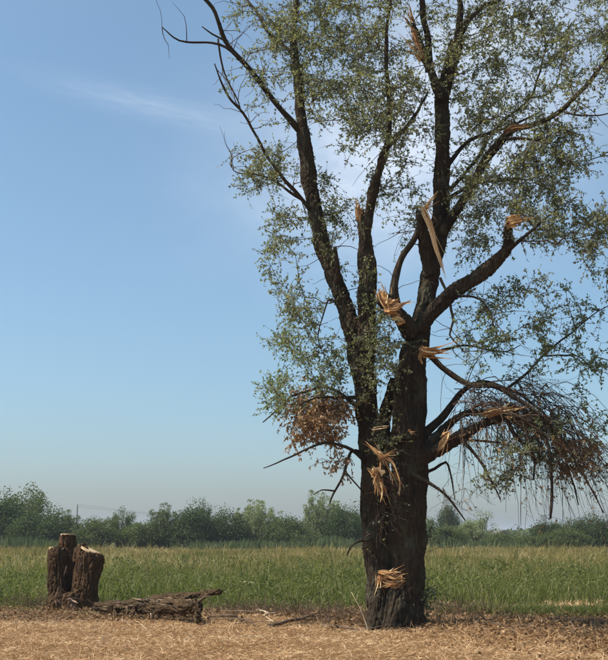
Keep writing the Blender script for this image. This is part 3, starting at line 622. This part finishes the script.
# ------------------------------------------------------------------ fallen log
LA = gnd(99, 613); LB = gnd(206, 627)
log = thing('fallen_log', tuple(float(v) for v in ((LA+LB)/2)), 'barky fallen log lying on the stubble beside the stump', 'log')
lo = np.array(log.location)
def lg(pts):
    out = []
    for (s, z, r, off) in pts:
        p = LA+(LB-LA)*s; dv = (LB-LA)/np.linalg.norm(LB-LA); q = np.array([-dv[1], dv[0], 0])
        out.append([p[0]+q[0]*off, p[1]+q[1]*off, z, r])
    return catmull(out, .08)
Lp = [lg([(-.02, .12, .10, 0), (.15, .14, .11, 0), (.4, .20, .12, .02), (.65, .27, .13, 0), (.85, .32, .13, -.02), (.95, .33, .10, 0)]),
      lg([(.5, .34, .10, .08), (.72, .46, .08, .22), (.86, .54, .055, .3), (.97, .585, .042, .36)]),
      lg([(.91, .42, .09, -.02), (.955, .28, .06, -.06), (.965, .1, .06, -.08), (.96, -.05, .06, -.08)]),
      lg([(.3, .2, .08, .1), (.5, .33, .06, .16), (.62, .36, .04, .2)])]
V, F = join([tube(P, 12, .3, 90+i) for i, P in enumerate(Lp)])
remeshed('trunk', V, F, .013, M['log_bark'], log, lo, bark_disp(.036, 10, tuple(LB-LA), .8))
def lstub(pts, nm='branch', mt='log_bark'):
    P = lg(pts); V, F = tube(P, 7, .25, 5); mesh_obj(nm, V, F, M[mt], log, loc=P[0, :3])
for q_ in range(26):
    s_ = rng.uniform(.05, .9); a_ = rng.uniform(1.2, 3.4); pc = LA+(LB-LA)*s_; ax_ = (LB-LA)/np.linalg.norm(LB-LA); sd_ = np.array([-ax_[1], ax_[0], 0]); rr_ = .10+.03*s_
    bs = pc+sd_*math.cos(a_)*rr_*1.05+np.array([0, 0, .11+.24*s_-pc[2]+math.sin(a_)*rr_*.95]); V, F, rn = shards(bs, [ax_*rng.choice([-1, 1])+rng.normal(size=3)*.06+sd_*math.cos(a_)*.05 for _ in range(4)], rng.uniform(.15, .5, 4), .09)
    mesh_obj('bark_strip', V, F, M['log_strip'], log, smooth=False, rnd=rn, loc=bs)
lstub([(.86, .47, .035, .25), (.92, .55, .028, .3), (.96, .58, .02, .25), (.99, .64, .014, .3)])
lstub([(.94, .42, .03, 0), (.97, .50, .02, .02), (1.01, .53, .01, .06)], 'broken_stub', 'drytwig')
lstub([(.42, .2, .03, -.1), (.45, .1, .025, -.22), (.46, -.03, .02, -.3)]); lstub([(.62, .2, .03, -.1), (.64, .1, .025, -.25), (.645, -.03, .02, -.3)])
lstub([(.66, .06, .02, -.30), (.665, .12, .018, -.32), (.662, .17, .012, -.33)], 'broken_stub', 'palestick')
lstub([(.2, .12, .025, -.08), (.3, .05, .02, -.25), (.36, .02, .015, -.4)])

# ------------------------------------------------------------------ loose sticks and branches on the ground
def stick(px0, py0, px1, py1, r, label, mt='drytwig', lift=.03, fork=2, name='fallen_branch', arch=.04):
    a = gnd(px0, py0); c = gnd(px1, py1); L = np.linalg.norm(c-a); pts = []
    for i in range(7):
        s = i/6; p = a+(c-a)*s+np.append(rng.normal(size=2)*.03*L, 0); p[2] = gz(p[0], p[1])+lift+arch*math.sin(s*math.pi); pts.append([*p, r*(1-.6*s)])
    P = catmull(pts, .08); parts = [tube(P, 7, .25, int(px0))]
    t = thing(name, tuple(float(v) for v in P[0, :3]), label, 'branch' if name == 'fallen_branch' else 'stick')
    V, F = parts[0]; mesh_obj('stem', V, F, M[mt], t, loc=P[0, :3])
    for k in range(fork):
        j = int(len(P)*rng.uniform(.3, .8)); d = (c-a)/L+np.append(rng.normal(size=2)*.6, abs(rng.normal())*.12); q = np.array([[*(P[j, :3]+d*L*.25*s+np.array([0, 0, .03*s])), P[j, 3]*(.6-.4*s)] for s in (0, .35, .7, 1.)])
        V, F = tube(q, 6, .2, k); mesh_obj('side_twig', V, F, M[mt], t, loc=q[0, :3])
stick(242, 589, 266, 592, .022, 'pale barkless stick lying on the green field grass', 'palestick', .22, 0, 'bare_stick', 0)
stick(214, 622, 262, 628, .03, 'dry brown branch on the ground just right of the fallen log', fork=3)
stick(258, 612, 276, 626, .028, 'short curved pale branch lying in the brown litter', 'palestick', fork=1)
stick(268, 628, 332, 622, .035, 'long dark dry branch half buried in brown litter', fork=3)
stick(322, 628, 372, 634, .03, 'dark forked branch lying just left of the torn tree', fork=2)
stick(10, 600, 44, 604, .025, 'dry branch in the brush left of the stump', fork=3)
st0 = gnd(369, 633); st1 = at(351, 592, st0[1]+.15)
t = thing('dry_stalk', tuple(float(v) for v in st0), 'thin pale dry stalk leaning up beside the torn tree', 'stalk')
P = catmull([[*(st0+(st1-st0)*q_+np.array([.03*math.sin(q_*3), 0, 0])), .008-.004*q_] for q_ in (-.05, .3, .6, 1)], .08); V, F = tube(P, 6, .1, 3); mesh_obj('stem', V, F, M['palestick'], t, loc=P[0, :3])
for q_ in (.5, .75): V, F = tube(np.array([[*(st0+(st1-st0)*q_), .004], [*(st0+(st1-st0)*q_+np.array([.05, .02, .12])), .002]]), 5); mesh_obj('side_shoot', V, F, M['palestick'], t, loc=st0+(st1-st0)*q_)
stick(120, 622, 150, 632, .012, 'thin pale stick on the stubble before the fallen log', 'palestick', .03, 0, 'bare_stick', .02)
stick(470, 632, 520, 640, .014, 'thin dry twig on the shaded ground right of the tree', 'drytwig', .03, 1)

# ------------------------------------------------------------------ straw, litter, weeds, meadow
def scatter(n_, d0, d1, margin=2.0, power=1.0):
    d = (d0**(2-power)+rng.random(n_)*(d1**(2-power)-d0**(2-power)))**(1/(2-power)); x = rng.uniform(-1, 1, n_)*(d*.31+margin); return x, d
def nz2(x, y, s, o=0): return np.array([mnoise.noise(Vector((a*s, c*s, o))) for a, c in zip(x, y)])
# cut straw: lying stalks and short stubble
x, y = scatter(170000, 10, 21.5, 1.5); bound = 19.3+1.3*nz2(x, y, .5, 3)-np.clip((x+.3)*.75, 0, 3.4)
cl = np.clip(.62+.75*nz2(x*.7, y, 1.6, 71)+.4*nz2(x, y, 4.5, 72), .12, 1); keep = rng.random(len(x)) < (1/(1+np.exp((y-bound)/.25))*.97+.03)*cl; x, y = x[keep], y[keep]; k = len(x)
P = on_ground(x, y); az = rng.uniform(0, 2*math.pi, k); el = np.abs(rng.normal(.12, .22, k)); stub = rng.random(k) < .18; el[stub] = rng.uniform(.8, 1.5, stub.sum())
D = np.stack([np.cos(az)*np.cos(el), np.sin(az)*np.cos(el), np.sin(el)], 1); L = rng.uniform(.05, .20, k); L[stub] = rng.uniform(.03, .10, stub.sum())
P[:, 2] += rng.uniform(0, .035, k)*(~stub)+np.clip(nz2(x*.7, y, 1.6, 71), 0, 1)*.10*rng.random(k)
V, F = leaves(P, D, L, rng.uniform(.004, .009, k), fold=.1)
tag(mesh_obj('straw', V, F, M['straw'], smooth=False, rnd=np.clip(rng.beta(2, 2, k)+.3*nz2(x*.5, y, 1.1, 7)+.22*nz2(x*.6, y, 3, 2), 0, 1)), 'golden cut straw and stubble covering the foreground', 'straw', kind='stuff')
x, y = scatter(1500, 11, 20, 1.5); k_ = nz2(x, y, .9, 77) > .02; x, y = x[k_], y[k_]; k = len(x); H = rng.uniform(.08, .26, k)
V, F, rn = blades(on_ground(x, y), H, rng.uniform(.004, .008, k), H*rng.uniform(.1, .8, k), rng.uniform(.3, 1, k))
tag(mesh_obj('dry_stalks', V, F, M['straw'], smooth=False, rnd=rn), 'sparse upright dry stalks sticking out of the stubble', 'stalks', kind='stuff')
# brown litter of twigs, chips and dead leaves
x, y = scatter(60000, 12, 24, 1.5); c0 = 20.7-np.clip((x+.3)*.7, 0, 3.2); wdt = 1.3+np.clip((x+.3)*.55, 0, 2.2)
dens = np.exp(-((y-c0)/wdt)**2); keep = rng.random(len(x)) < dens*np.clip(.75+.9*nz2(x, y, .9, 5), .1, 1); x, y = x[keep], y[keep]; k = len(x)
P = on_ground(x, y); az = rng.uniform(0, 2*math.pi, k); el = np.abs(rng.normal(.1, .4, k)); D = np.stack([np.cos(az)*np.cos(el), np.sin(az)*np.cos(el), np.sin(el)], 1)
tw = rng.random(k) < .45; L = np.where(tw, rng.uniform(.08, .32, k), rng.uniform(.04, .09, k)); W = np.where(tw, rng.uniform(.005, .011, k), L*.55); P[:, 2] += rng.uniform(0, .07, k)
V, F = leaves(P, D, L, W); tag(mesh_obj('ground_litter', V, F, M['litter'], smooth=False, rnd=rng.beta(1.6, 2.2, k)), 'brown litter of dry twigs, bark chips and dead leaves', 'litter', kind='stuff')
# dry brush heaps
A2, B2 = [], []
for (px, py, sx_, k, h) in ((20, 606, 1.0, 260, .35), (46, 608, .6, 120, .3), (300, 616, 1.6, 420, .22), (250, 612, 1.1, 240, .25), (450, 614, 1.1, 420, .32), (520, 626, 1.6, 260, .15), (340, 624, .8, 200, .2), (108, 612, .5, 60, .15)):
    c = gnd(px, py)
    for _ in range(k):
        q = np.array([c[0]+rng.normal()*sx_*.6, c[1]+rng.normal()*.4, 0]); q[2] = gz(q[0], q[1])+abs(rng.normal())*h*.25
        d = rng.normal(size=3)*np.array([1, 1, .6])+np.array([0, 0, .25]); d /= np.linalg.norm(d); L = rng.uniform(.12, .45); e = q+d*L; e[2] = max(e[2], gz(e[0], e[1])+.01); mm = (q+e)/2+rng.normal(size=3)*.03; mm[2] = max(mm[2], .01)
        A2 += [q, mm]; B2 += [mm, e]
k = len(A2); V, F = prisms(np.array(A2), np.array(B2), np.full(k, .005), np.full(k, .0032))
tag(mesh_obj('dry_brush', V, F, M['drytwig'], smooth=False), 'low tangle of dry brown brushwood around the stems', 'brushwood', kind='stuff')
# green weeds behind the litter
x, y = scatter(170000, 20.3, 62, 3, .95); edge = 22.3+.9*nz2(x, y, .45, 8)-np.where(x > 3, .0, 0); patch = nz2(x, y, .25, 12)
keep = (y > edge) & (rng.random(len(x)) < np.clip((y-edge)/1.2, .25, 1)) & (rng.random(len(x)) < np.clip(1.3-(y-28)/30+patch*.6, .12, 1))
strip = (x > 3.0) & (y > 22.0) & (y < 24.2+.5*patch); keep &= ~(strip & (rng.random(len(x)) < .6)); x, y = x[keep], y[keep]; k = len(x); patch = nz2(x, y, .5, 12)
H = rng.uniform(.12, .48, k)*(1+.4*patch+.6*nz2(x, y, 1.1, 14))*np.clip(.8+1.1*nz2(x, y, 2.1, 16), .35, 1.5)*np.where(rng.random(k) < .015, 1.9, 1)*np.clip((y-21.0)/4, .35, 1)
V, F, rn = blades(on_ground(x, y), H, rng.uniform(.012, .026, k)*y/26, rng.uniform(.05, .9, k)*H, np.clip(rng.beta(2, 2.2, k)*.85+.3*patch+.45*nz2(x, y, .9, 15)+.05, 0, 1))
tag(mesh_obj('green_weeds', V, F, M['weed'], smooth=False, rnd=rn), 'low green weeds and grass at the near edge of the field', 'grass', kind='stuff')
# broad weed leaves
x, y = scatter(60000, 21.8, 38, 3, 1.0); keep = (y > 22.6+.8*nz2(x, y, .45, 8)) & (nz2(x, y, .6, 31) > -.05) & ~((x > 3.0) & (y < 24.2)); x, y = x[keep], y[keep]; k = len(x)
P = on_ground(x, y); hh = rng.uniform(.05, .5, k)**1.0*np.clip((y-21)/4, .3, 1)*(1+.4*nz2(x, y, .5, 12)); P[:, 2] += hh; D = rng.normal(size=(k, 3)); D[:, 2] = D[:, 2]*.4+.3; L = rng.uniform(.03, .075, k)
V, F = leaves(P, D, L, L*.5); tag(mesh_obj('weed_leaves', V, F, M['weed'], smooth=False, rnd=np.clip(rng.beta(2, 2.6, k)*.95, 0, 1)), 'broad green weed leaves among the field grass', 'weeds', kind='stuff')
# leafy weed clumps standing above the grass
cx_, cy_ = scatter(260, 22.8, 60, 4, .9); wp = []; wd_ = []; wr = []
for a_, c_ in zip(cx_, cy_):
    if a_ > 3 and c_ < 24.3: continue
    k = 70; hgt = rng.uniform(.25, .75)*min(1, .35+(c_-22)/6); tone = rng.uniform(0, .7); sp = rng.uniform(.08, .22); q = rng.normal(size=(k, 3))*sp; q[:, 2] = hgt*rng.random(k)**.8; q[:, :2] *= (.5+1.2*(q[:, 2:]/hgt)*(1.25-q[:, 2:]/hgt)*1.6)
    q += np.array([a_, c_, gz(a_, c_)]); wp.append(q); d = rng.normal(size=(k, 3)); d[:, 2] = abs(d[:, 2])*.5+.2; wd_.append(d); wr.append(np.clip(tone+rng.normal(size=k)*.15, 0, .85))
wp = np.vstack(wp); wd_ = np.vstack(wd_); wr = np.concatenate(wr); L = rng.uniform(.07, .15, len(wp)); V, F = leaves(wp, wd_, L, L*rng.uniform(.25, .5, len(wp)))
tag(mesh_obj('weed_clumps', V, F, M['weed'], smooth=False, rnd=wr), 'rough leafy weed clumps scattered through the field grass', 'weeds', kind='stuff')
# small weed patch in the right shade and tufts near the tree foot
x = rng.normal(0, 1, 5000)*1.1; y = rng.normal(0, 1, 5000)*.35; c = gnd(575, 614); x, y = x+c[0], y+c[1]; k = len(x); H = rng.uniform(.06, .22, k)
V, F, rn = blades(on_ground(x, y), H, rng.uniform(.01, .02, k), H*rng.uniform(.1, .7, k), rng.beta(2, 3, k)*.8)
tag(mesh_obj('low_weeds', V, F, M['weed'], smooth=False, rnd=rn), 'small patch of low green weeds on the shaded bare ground', 'weeds', kind='stuff')
# pale dry grass strip behind the shaded ground, right
x = rng.uniform(2.4, 11, 12000); y = rng.normal(23.1, .7, 12000); kp = nz2(x*.6, y, .9, 61)+.35*nz2(x, y, 3, 62) > .06; x, y = x[kp], y[kp]; k = len(x); H = rng.uniform(.03, .14, k)
V, F, rn = blades(on_ground(x, y), H, rng.uniform(.012, .02, k), H*rng.uniform(.3, 1.5, k), rng.uniform(.35, 1, k))
tag(mesh_obj('dry_grass', V, F, M['straw'], smooth=False, rnd=rn), 'pale strip of short dry grass along the field edge', 'grass', kind='stuff')
# tall meadow grass going to seed
x, y = scatter(190000, 26, 101, 5, .75); patch = nz2(x, y, .07, 20); keep = rng.random(len(x)) < np.clip((y-25)/26+patch*.6, .05, 1)**1.2; x, y, patch = x[keep], y[keep], patch[keep]; k = len(x)
H = rng.uniform(.2, .62, k)*(1+.3*patch+.4*nz2(x, y*.6, .45, 42))*np.clip((y-18)/22, .5, 1)*np.clip(.75+1.2*nz2(x, y*.8, 1.3, 43), .35, 1.5)*np.where(rng.random(k) < .025, 1.8, 1); P = on_ground(x, y)
V, F, rn = blades(P, H, rng.uniform(.012, .022, k)*y/32, H*rng.uniform(.1, .95, k), np.clip(rng.beta(2, 2.2, k)+.5*nz2(x, y*.4, .12, 40)+.4*nz2(x, y*.5, .5, 41)+.25*nz2(x, y*.8, 1.3, 43)+.14*np.exp(-((y-52)/18)**2)-.02, 0, 1))
tag(mesh_obj('meadow_grass', V, F, M['meadow'], smooth=False, rnd=rn), 'tall yellow-brown meadow grass filling the field', 'grass', kind='stuff')
# reeds in front of the hedge
x, y = scatter(26000, 97, 106, 8, 1); ph = nz2(x, y*.3, .12, 50); keep = rng.random(len(x)) < np.clip(.08+ph*1.8, .01, 1); x, y = x[keep], y[keep]; k = len(x); H = rng.uniform(.5, 1.3, k)*(1+.6*nz2(x, y*.3, .2, 50)+.3*nz2(x, y*.3, .6, 51))
P = np.stack([x, y, np.zeros(k)], 1); V, F, rn = blades(P, H, rng.uniform(.05, .10, k), H*rng.uniform(.05, .3, k), rng.beta(2, 2.5, k))
tag(mesh_obj('reeds', V, F, M['reed'], smooth=False, rnd=rn), 'blue-green reeds and tall herbs along the foot of the hedge', 'reeds', kind='stuff')

# ------------------------------------------------------------------ hedge bushes and trees beyond the field
def bush_mesh(name, seed, mt, wid, hgt, nleaf, style):
    """unit-ish shrub: stems + leaf mass made of many uneven shoots"""
    r = np.random.default_rng(seed); P, D, A, B = [], [], [], []
    ncl = {'round': 90, 'feather': 110, 'airy': 70, 'low': 80}[style]
    for i in range(ncl):
        while True:
            u = r.uniform(-1, 1, 3)
            if np.dot(u, u) < 1: break
        bump = 1+.22*math.sin(seed+u[0]*5)+.12*math.sin(seed*2+u[1]*7)
        if style == 'airy': c = np.array([u[0]*wid*.5, u[1]*wid*.5, hgt*(.56+u[2]*.42*bump)])
        else: c = np.array([u[0]*wid*.5, u[1]*wid*.45, max(.12*hgt, hgt*(.5+u[2]*.47*bump))])
        s = {'round': .16, 'feather': .13, 'airy': .10, 'low': .14}[style]*wid*r.uniform(.7, 1.3); k = nleaf//ncl
        g = r.normal(size=(k, 3)); g = g/np.linalg.norm(g, axis=1)[:, None]*(r.random(k)**.45)[:, None]*s*r.uniform(.8, 1.25, (1, 3))*1.15
        if style == 'feather': g = r.uniform(-1, 1, (k, 3))*s*np.array([.55, .55, 1.7]); g *= (1-.6*np.clip(g[:, 2:]/(s*1.7), 0, 1)); g[:, 0] += g[:, 2]*(u[0]*.4+r.normal()*.15)
        q = c+g; q[:, 2] = np.maximum(q[:, 2], .05); P.append(q); d = r.normal(size=(k, 3)); d[:, 2] += .5 if style == 'feather' else 0; D.append(d)
        b0 = np.array([c[0]*.15, c[1]*.15, 0]); m1 = (b0+c)/2+np.array([0, 0, .08*hgt]); A += [b0, m1]; B += [m1, c]
    P = np.vstack(P); D = np.vstack(D); k = len(P); L = r.uniform(.10, .19, k)*(1.15 if style != 'airy' else 1); V, F = leaves(P, D, L, L*(.5 if style != 'feather' else .32))
    rn = np.clip(r.beta(2, 2.2, k), 0, 1)
    a = mesh_obj('crown', V, F, M[mt], smooth=False, rnd=rn)
    k = len(A); V2, F2 = prisms(np.array(A), np.array(B), np.full(k, .045), np.full(k, .02)); tr = mesh_obj('trunk', V2, F2, M['twig'], smooth=True)
    me = (a.data, tr.data); bpy.data.objects.remove(a); bpy.data.objects.remove(tr); return me
proto = {
 'rd1': bush_mesh('rd1', 1, 'hedge_dark', 4.2, 3.6, 13000, 'round'), 'rd2': bush_mesh('rd2', 2, 'hedge_dark', 5.0, 3.6, 13000, 'round'),
 'rm1': bush_mesh('rm1', 3, 'hedge_mid', 4.6, 3.6, 12000, 'round'), 'rm2': bush_mesh('rm2', 4, 'hedge_mid', 4.2, 3.6, 12000, 'low'),
 'fg1': bush_mesh('fg1', 5, 'hedge_grey', 4.2, 3.6, 13000, 'feather'), 'fg2': bush_mesh('fg2', 6, 'hedge_mid', 4.0, 3.6, 12000, 'feather'),
 'am1': bush_mesh('am1', 7, 'hedge_mid', 4.4, 3.6, 9000, 'airy'), 'ag1': bush_mesh('ag1', 8, 'hedge_grey', 4.6, 3.6, 9000, 'airy')}
pw = {'rd1': 4.2, 'rd2': 5.0, 'rm1': 4.6, 'rm2': 4.2, 'fg1': 4.2, 'fg2': 4.0, 'am1': 4.4, 'ag1': 4.6}
hedge = [   # proto, px centre, px top, px width, distance, label
 ('am1', 28, 487, 62, 112, 'leafy open-topped tree at the far left of the hedge'),
 ('rd1', 4, 500, 50, 108, 'dark bush cut off by the left edge of the photo'),
 ('rd2', 42, 512, 66, 105, 'low dark bush below the leafy tree at far left'),
 ('fg2', 66, 512, 36, 107, 'small upright bush just left of the utility pole'),
 ('rm1', 92, 520, 50, 106, 'low green bush just right of the utility pole'),
 ('am1', 122, 509, 34, 109, 'small pointed shrub standing alone right of the utility pole'),
 ('rm2', 142, 522, 44, 106, 'low bush in the dip right of the pointed shrub'),
 ('fg2', 166, 506, 40, 108, 'feathery light green bush left of the darkest bush'),
 ('rd1', 192, 509, 50, 107, 'darkest broad bush below the tree sprig on the skyline'),
 ('rd2', 226, 512, 54, 108, 'dark bush joining the darkest bush and the feathery willow'),
 ('am1', 204, 501, 17, 114, 'dark leafy sprig poking above the hedge skyline'),
 ('fg1', 258, 500, 54, 109, 'grey-green feathery willow shrub with wispy top'),
 ('rm1', 284, 518, 46, 106, 'low bush right of the feathery willow shrub'),
 ('rm2', 302, 530, 34, 105, 'lowest bush before the dark house roof'),
 ('fg1', 323, 491, 40, 109, 'tall grey-green willow left of the torn tree'),
 ('rd2', 346, 508, 46, 107, 'dark bush at the foot of the tall grey-green willow'),
 ('rm1', 376, 512, 46, 110, 'bush hidden partly behind the twin trunks'),
 ('rm2', 414, 516, 46, 108, 'bush just right of the twin trunks'),
 ('rd1', 447, 507, 24, 150, 'round hazy tree behind the pale willow right of the trunks'),
 ('ag1', 476, 514, 46, 111, 'pale open willow shrub right of the trunks'),
 ('rm2', 446, 526, 46, 107, 'low bush in front of the round hazy tree'),
 ('rm1', 503, 534, 44, 106, 'low bush in the gap before the distant grey house'),
 ('fg2', 520, 535, 36, 107, 'lowest scrub in the gap of the hedge'),
 ('rd1', 545, 523, 40, 108, 'dark bush below the hanging torn branch'),
 ('am1', 566, 519, 34, 112, 'thin small tree between two dark bushes at right'),
 ('rm1', 560, 530, 50, 105, 'yellowish low bush before the dark tree at right'),
 ('rd2', 590, 516, 44, 109, 'dark rounded tree near the right edge'),
 ('rd1', 624, 528, 44, 107, 'dark bush cut off by the right edge of the photo')]
bark2 = M['twig']
for i, (pk, cx, top, wpx, Y, lab) in enumerate(hedge):
    p = at(cx, 500, Y); topz = at(cx, top, Y)[2]; s = msize(at(cx, 535, Y)); wd = wpx*s
    t = thing('hedge_bush' if topz < 5.2 else 'hedge_tree', (float(p[0]), Y, 0), lab, 'bush' if topz < 5.2 else 'tree', 'hedge beyond the field')
    for nm, me in zip(('crown', 'trunk'), proto[pk]):
        o = bpy.data.objects.new(nm, me); C.objects.link(o); o.parent = t
    t.scale = (wd/pw[pk], wd/pw[pk], topz/3.75); t.rotation_euler = (0, 0, (i*2.4) % 6.28)
# far tree line
x = rng.uniform(-230, 230, 24000); y = rng.uniform(265, 300, 24000); hh = 3.0+2.0*nz2(x, y*0, .035, 3)+1.2*nz2(x, y*0, .2, 3); k = len(x)
P = np.stack([x, y, rng.random(k)**.8*np.maximum(1.2, hh)], 1); L = rng.uniform(.6, 1.3, k); V, F = leaves(P, rng.normal(size=(k, 3)), L, L*.6)
tag(mesh_obj('far_woodland', V, F, M['hedge_mid'], smooth=False, rnd=rng.beta(2, 2, k)), 'low distant woodland along the horizon behind the hedge', 'woodland', kind='stuff')

# ------------------------------------------------------------------ utility pole, wires, houses
def box(c, s): 
    c = np.array(c); s = np.array(s)/2; V = np.array([c+s*np.array([a, b_, d]) for a in (-1, 1) for b_ in (-1, 1) for d in (-1, 1)])
    return V, [(0, 1, 3, 2), (4, 6, 7, 5), (0, 4, 5, 1), (2, 3, 7, 6), (0, 2, 6, 4), (1, 5, 7, 3)]
M['pole'] = plain_mat('pole', (.10, .09, .08), (.16, .145, .13), 3); M['wire'] = plain_mat('wire', (.12, .12, .12), (.16, .16, .16))
PY = 190.; pp = at(77.5, 505, PY); pole = thing('utility_pole', (float(pp[0]), PY, 0), 'slim grey utility pole rising above the hedge at left', 'pole')
V, F = tube(np.array([[0, 0, -.2, .17], [0, 0, 3, .15], [0, 0, float(pp[2]), .12]]), 10); o = mesh_obj('post', V, F, M['pole'], pole); o.location = (0, 0, 0)
V, F = tube(np.array([[0, 0, pp[2]-.02, .05], [0, 0, pp[2]+.08, .06], [0, 0, pp[2]+.18, .03]]), 8); o = mesh_obj('insulator', V, F, M['pole'], pole); o.location = (0, 0, 0)
for s, lab in ((-.4, 'thin upper overhead wire running right from the utility pole'), (.4, 'thin lower overhead wire running right from the utility pole')):
    a = np.array([pp[0]+.11, PY, pp[2]+.1+s*.5-.2]); e = at(330, 523+s*3, 300); P = np.array([[*(a+(e-a)*t-np.array([0, 0, 1.0*4*t*(1-t)])), .016] for t in np.linspace(0, 1, 24)])
    V, F = tube(P, 5); tag(mesh_obj('overhead_wire', V, F, M['wire'], loc=a), lab, 'wire', 'overhead wires')
M['roof'] = plain_mat('roof', (.06, .04, .035), (.11, .075, .06), 3); M['plaster'] = plain_mat('plaster', (.34, .31, .27), (.44, .4, .35), 1); M['glass'] = plain_mat('window_glass', (.02, .025, .03), (.03, .035, .04), 1, .15)
M['roof2'] = plain_mat('grey_roof', (.13, .12, .12), (.19, .18, .18), 2)
def house(xl, xr, ridge_py, eave_py, Y, depth, label, rf):
    cx = (xl+xr)/2; c = at(cx, 500, Y)[0]; wd = (at(xr, 500, Y)-at(xl, 500, Y))[0]; rz = at(cx, ridge_py, Y)[2]; ez = at(cx, eave_py, Y)[2]
    t = thing('house', (float(c), Y, 0), label, 'house'); hw = wd/2-.5
    V = np.array([[-hw, 0, 0], [hw, 0, 0], [hw, 0, ez], [0, 0, rz-.22], [-hw, 0, ez]]); V = np.vstack([V, V+[0, depth, 0]])
    o = mesh_obj('wall', V, [(0, 1, 2, 3, 4), (9, 8, 7, 6, 5), (0, 4, 9, 5), (1, 6, 7, 2), (2, 7, 8, 3), (3, 8, 9, 4)], M['plaster'], t, smooth=False); o.location = (0, 0, 0)
    sl_ = (rz-ez)/(hw); e = hw+.5; V = []
    for yv in (-.5, depth+.5):
        for (x_, z_) in ((-e, rz-e*sl_), (0, rz), (e, rz-e*sl_), (e, rz-e*sl_-.2), (0, rz-.2), (-e, rz-e*sl_-.2)): V.append((x_, yv, z_+.03))
    o = mesh_obj('roof', np.array(V), [(0, 1, 7, 6), (1, 2, 8, 7), (2, 3, 9, 8), (3, 4, 10, 9), (4, 5, 11, 10), (5, 0, 6, 11), (0, 5, 4, 1), (1, 4, 3, 2), (6, 7, 10, 11), (7, 8, 9, 10)], M[rf], t, smooth=False); o.location = (0, 0, 0)
    for x_ in (-hw*.55, hw*.55):
        V, F = box((x_, -.01, 1.5), (.9, .08, 1.2)); o = mesh_obj('window', V, F, M['glass'], t, smooth=False); o.location = (0, 0, 0)
    V, F = box((0, -.01, 1.0), (.95, .08, 2.0)); o = mesh_obj('door', V, F, M['roof'], t, smooth=False); o.location = (0, 0, 0)
house(293, 377, 506.5, 524, 135, 9, 'low house with dark pitched roof half hidden behind the tall grey-green willow', 'roof')
house(490, 514, 530, 535, 210, 8, 'small distant grey-roofed house in the gap of the hedge', 'roof2')

# ------------------------------------------------------------------ haze
hm = bpy.data.materials.new('haze'); hm.use_nodes = True; hn = hm.node_tree.nodes; hn.remove(hn['Principled BSDF'])
pv = hn.new('ShaderNodeVolumePrincipled'); pv.inputs['Color'].default_value = (.88, .94, 1, 1); pv.inputs['Density'].default_value = HAZE; pv.inputs['Anisotropy'].default_value = .2
hm.node_tree.links.new(pv.outputs[0], hn['Material Output'].inputs['Volume'])
V, F = box((0, 2050, 12), (6200, 5100, 26)); hz = mesh_obj('haze', V, F, hm, smooth=False); tag(hz, 'thin summer haze over the field', 'haze', kind='stuff')
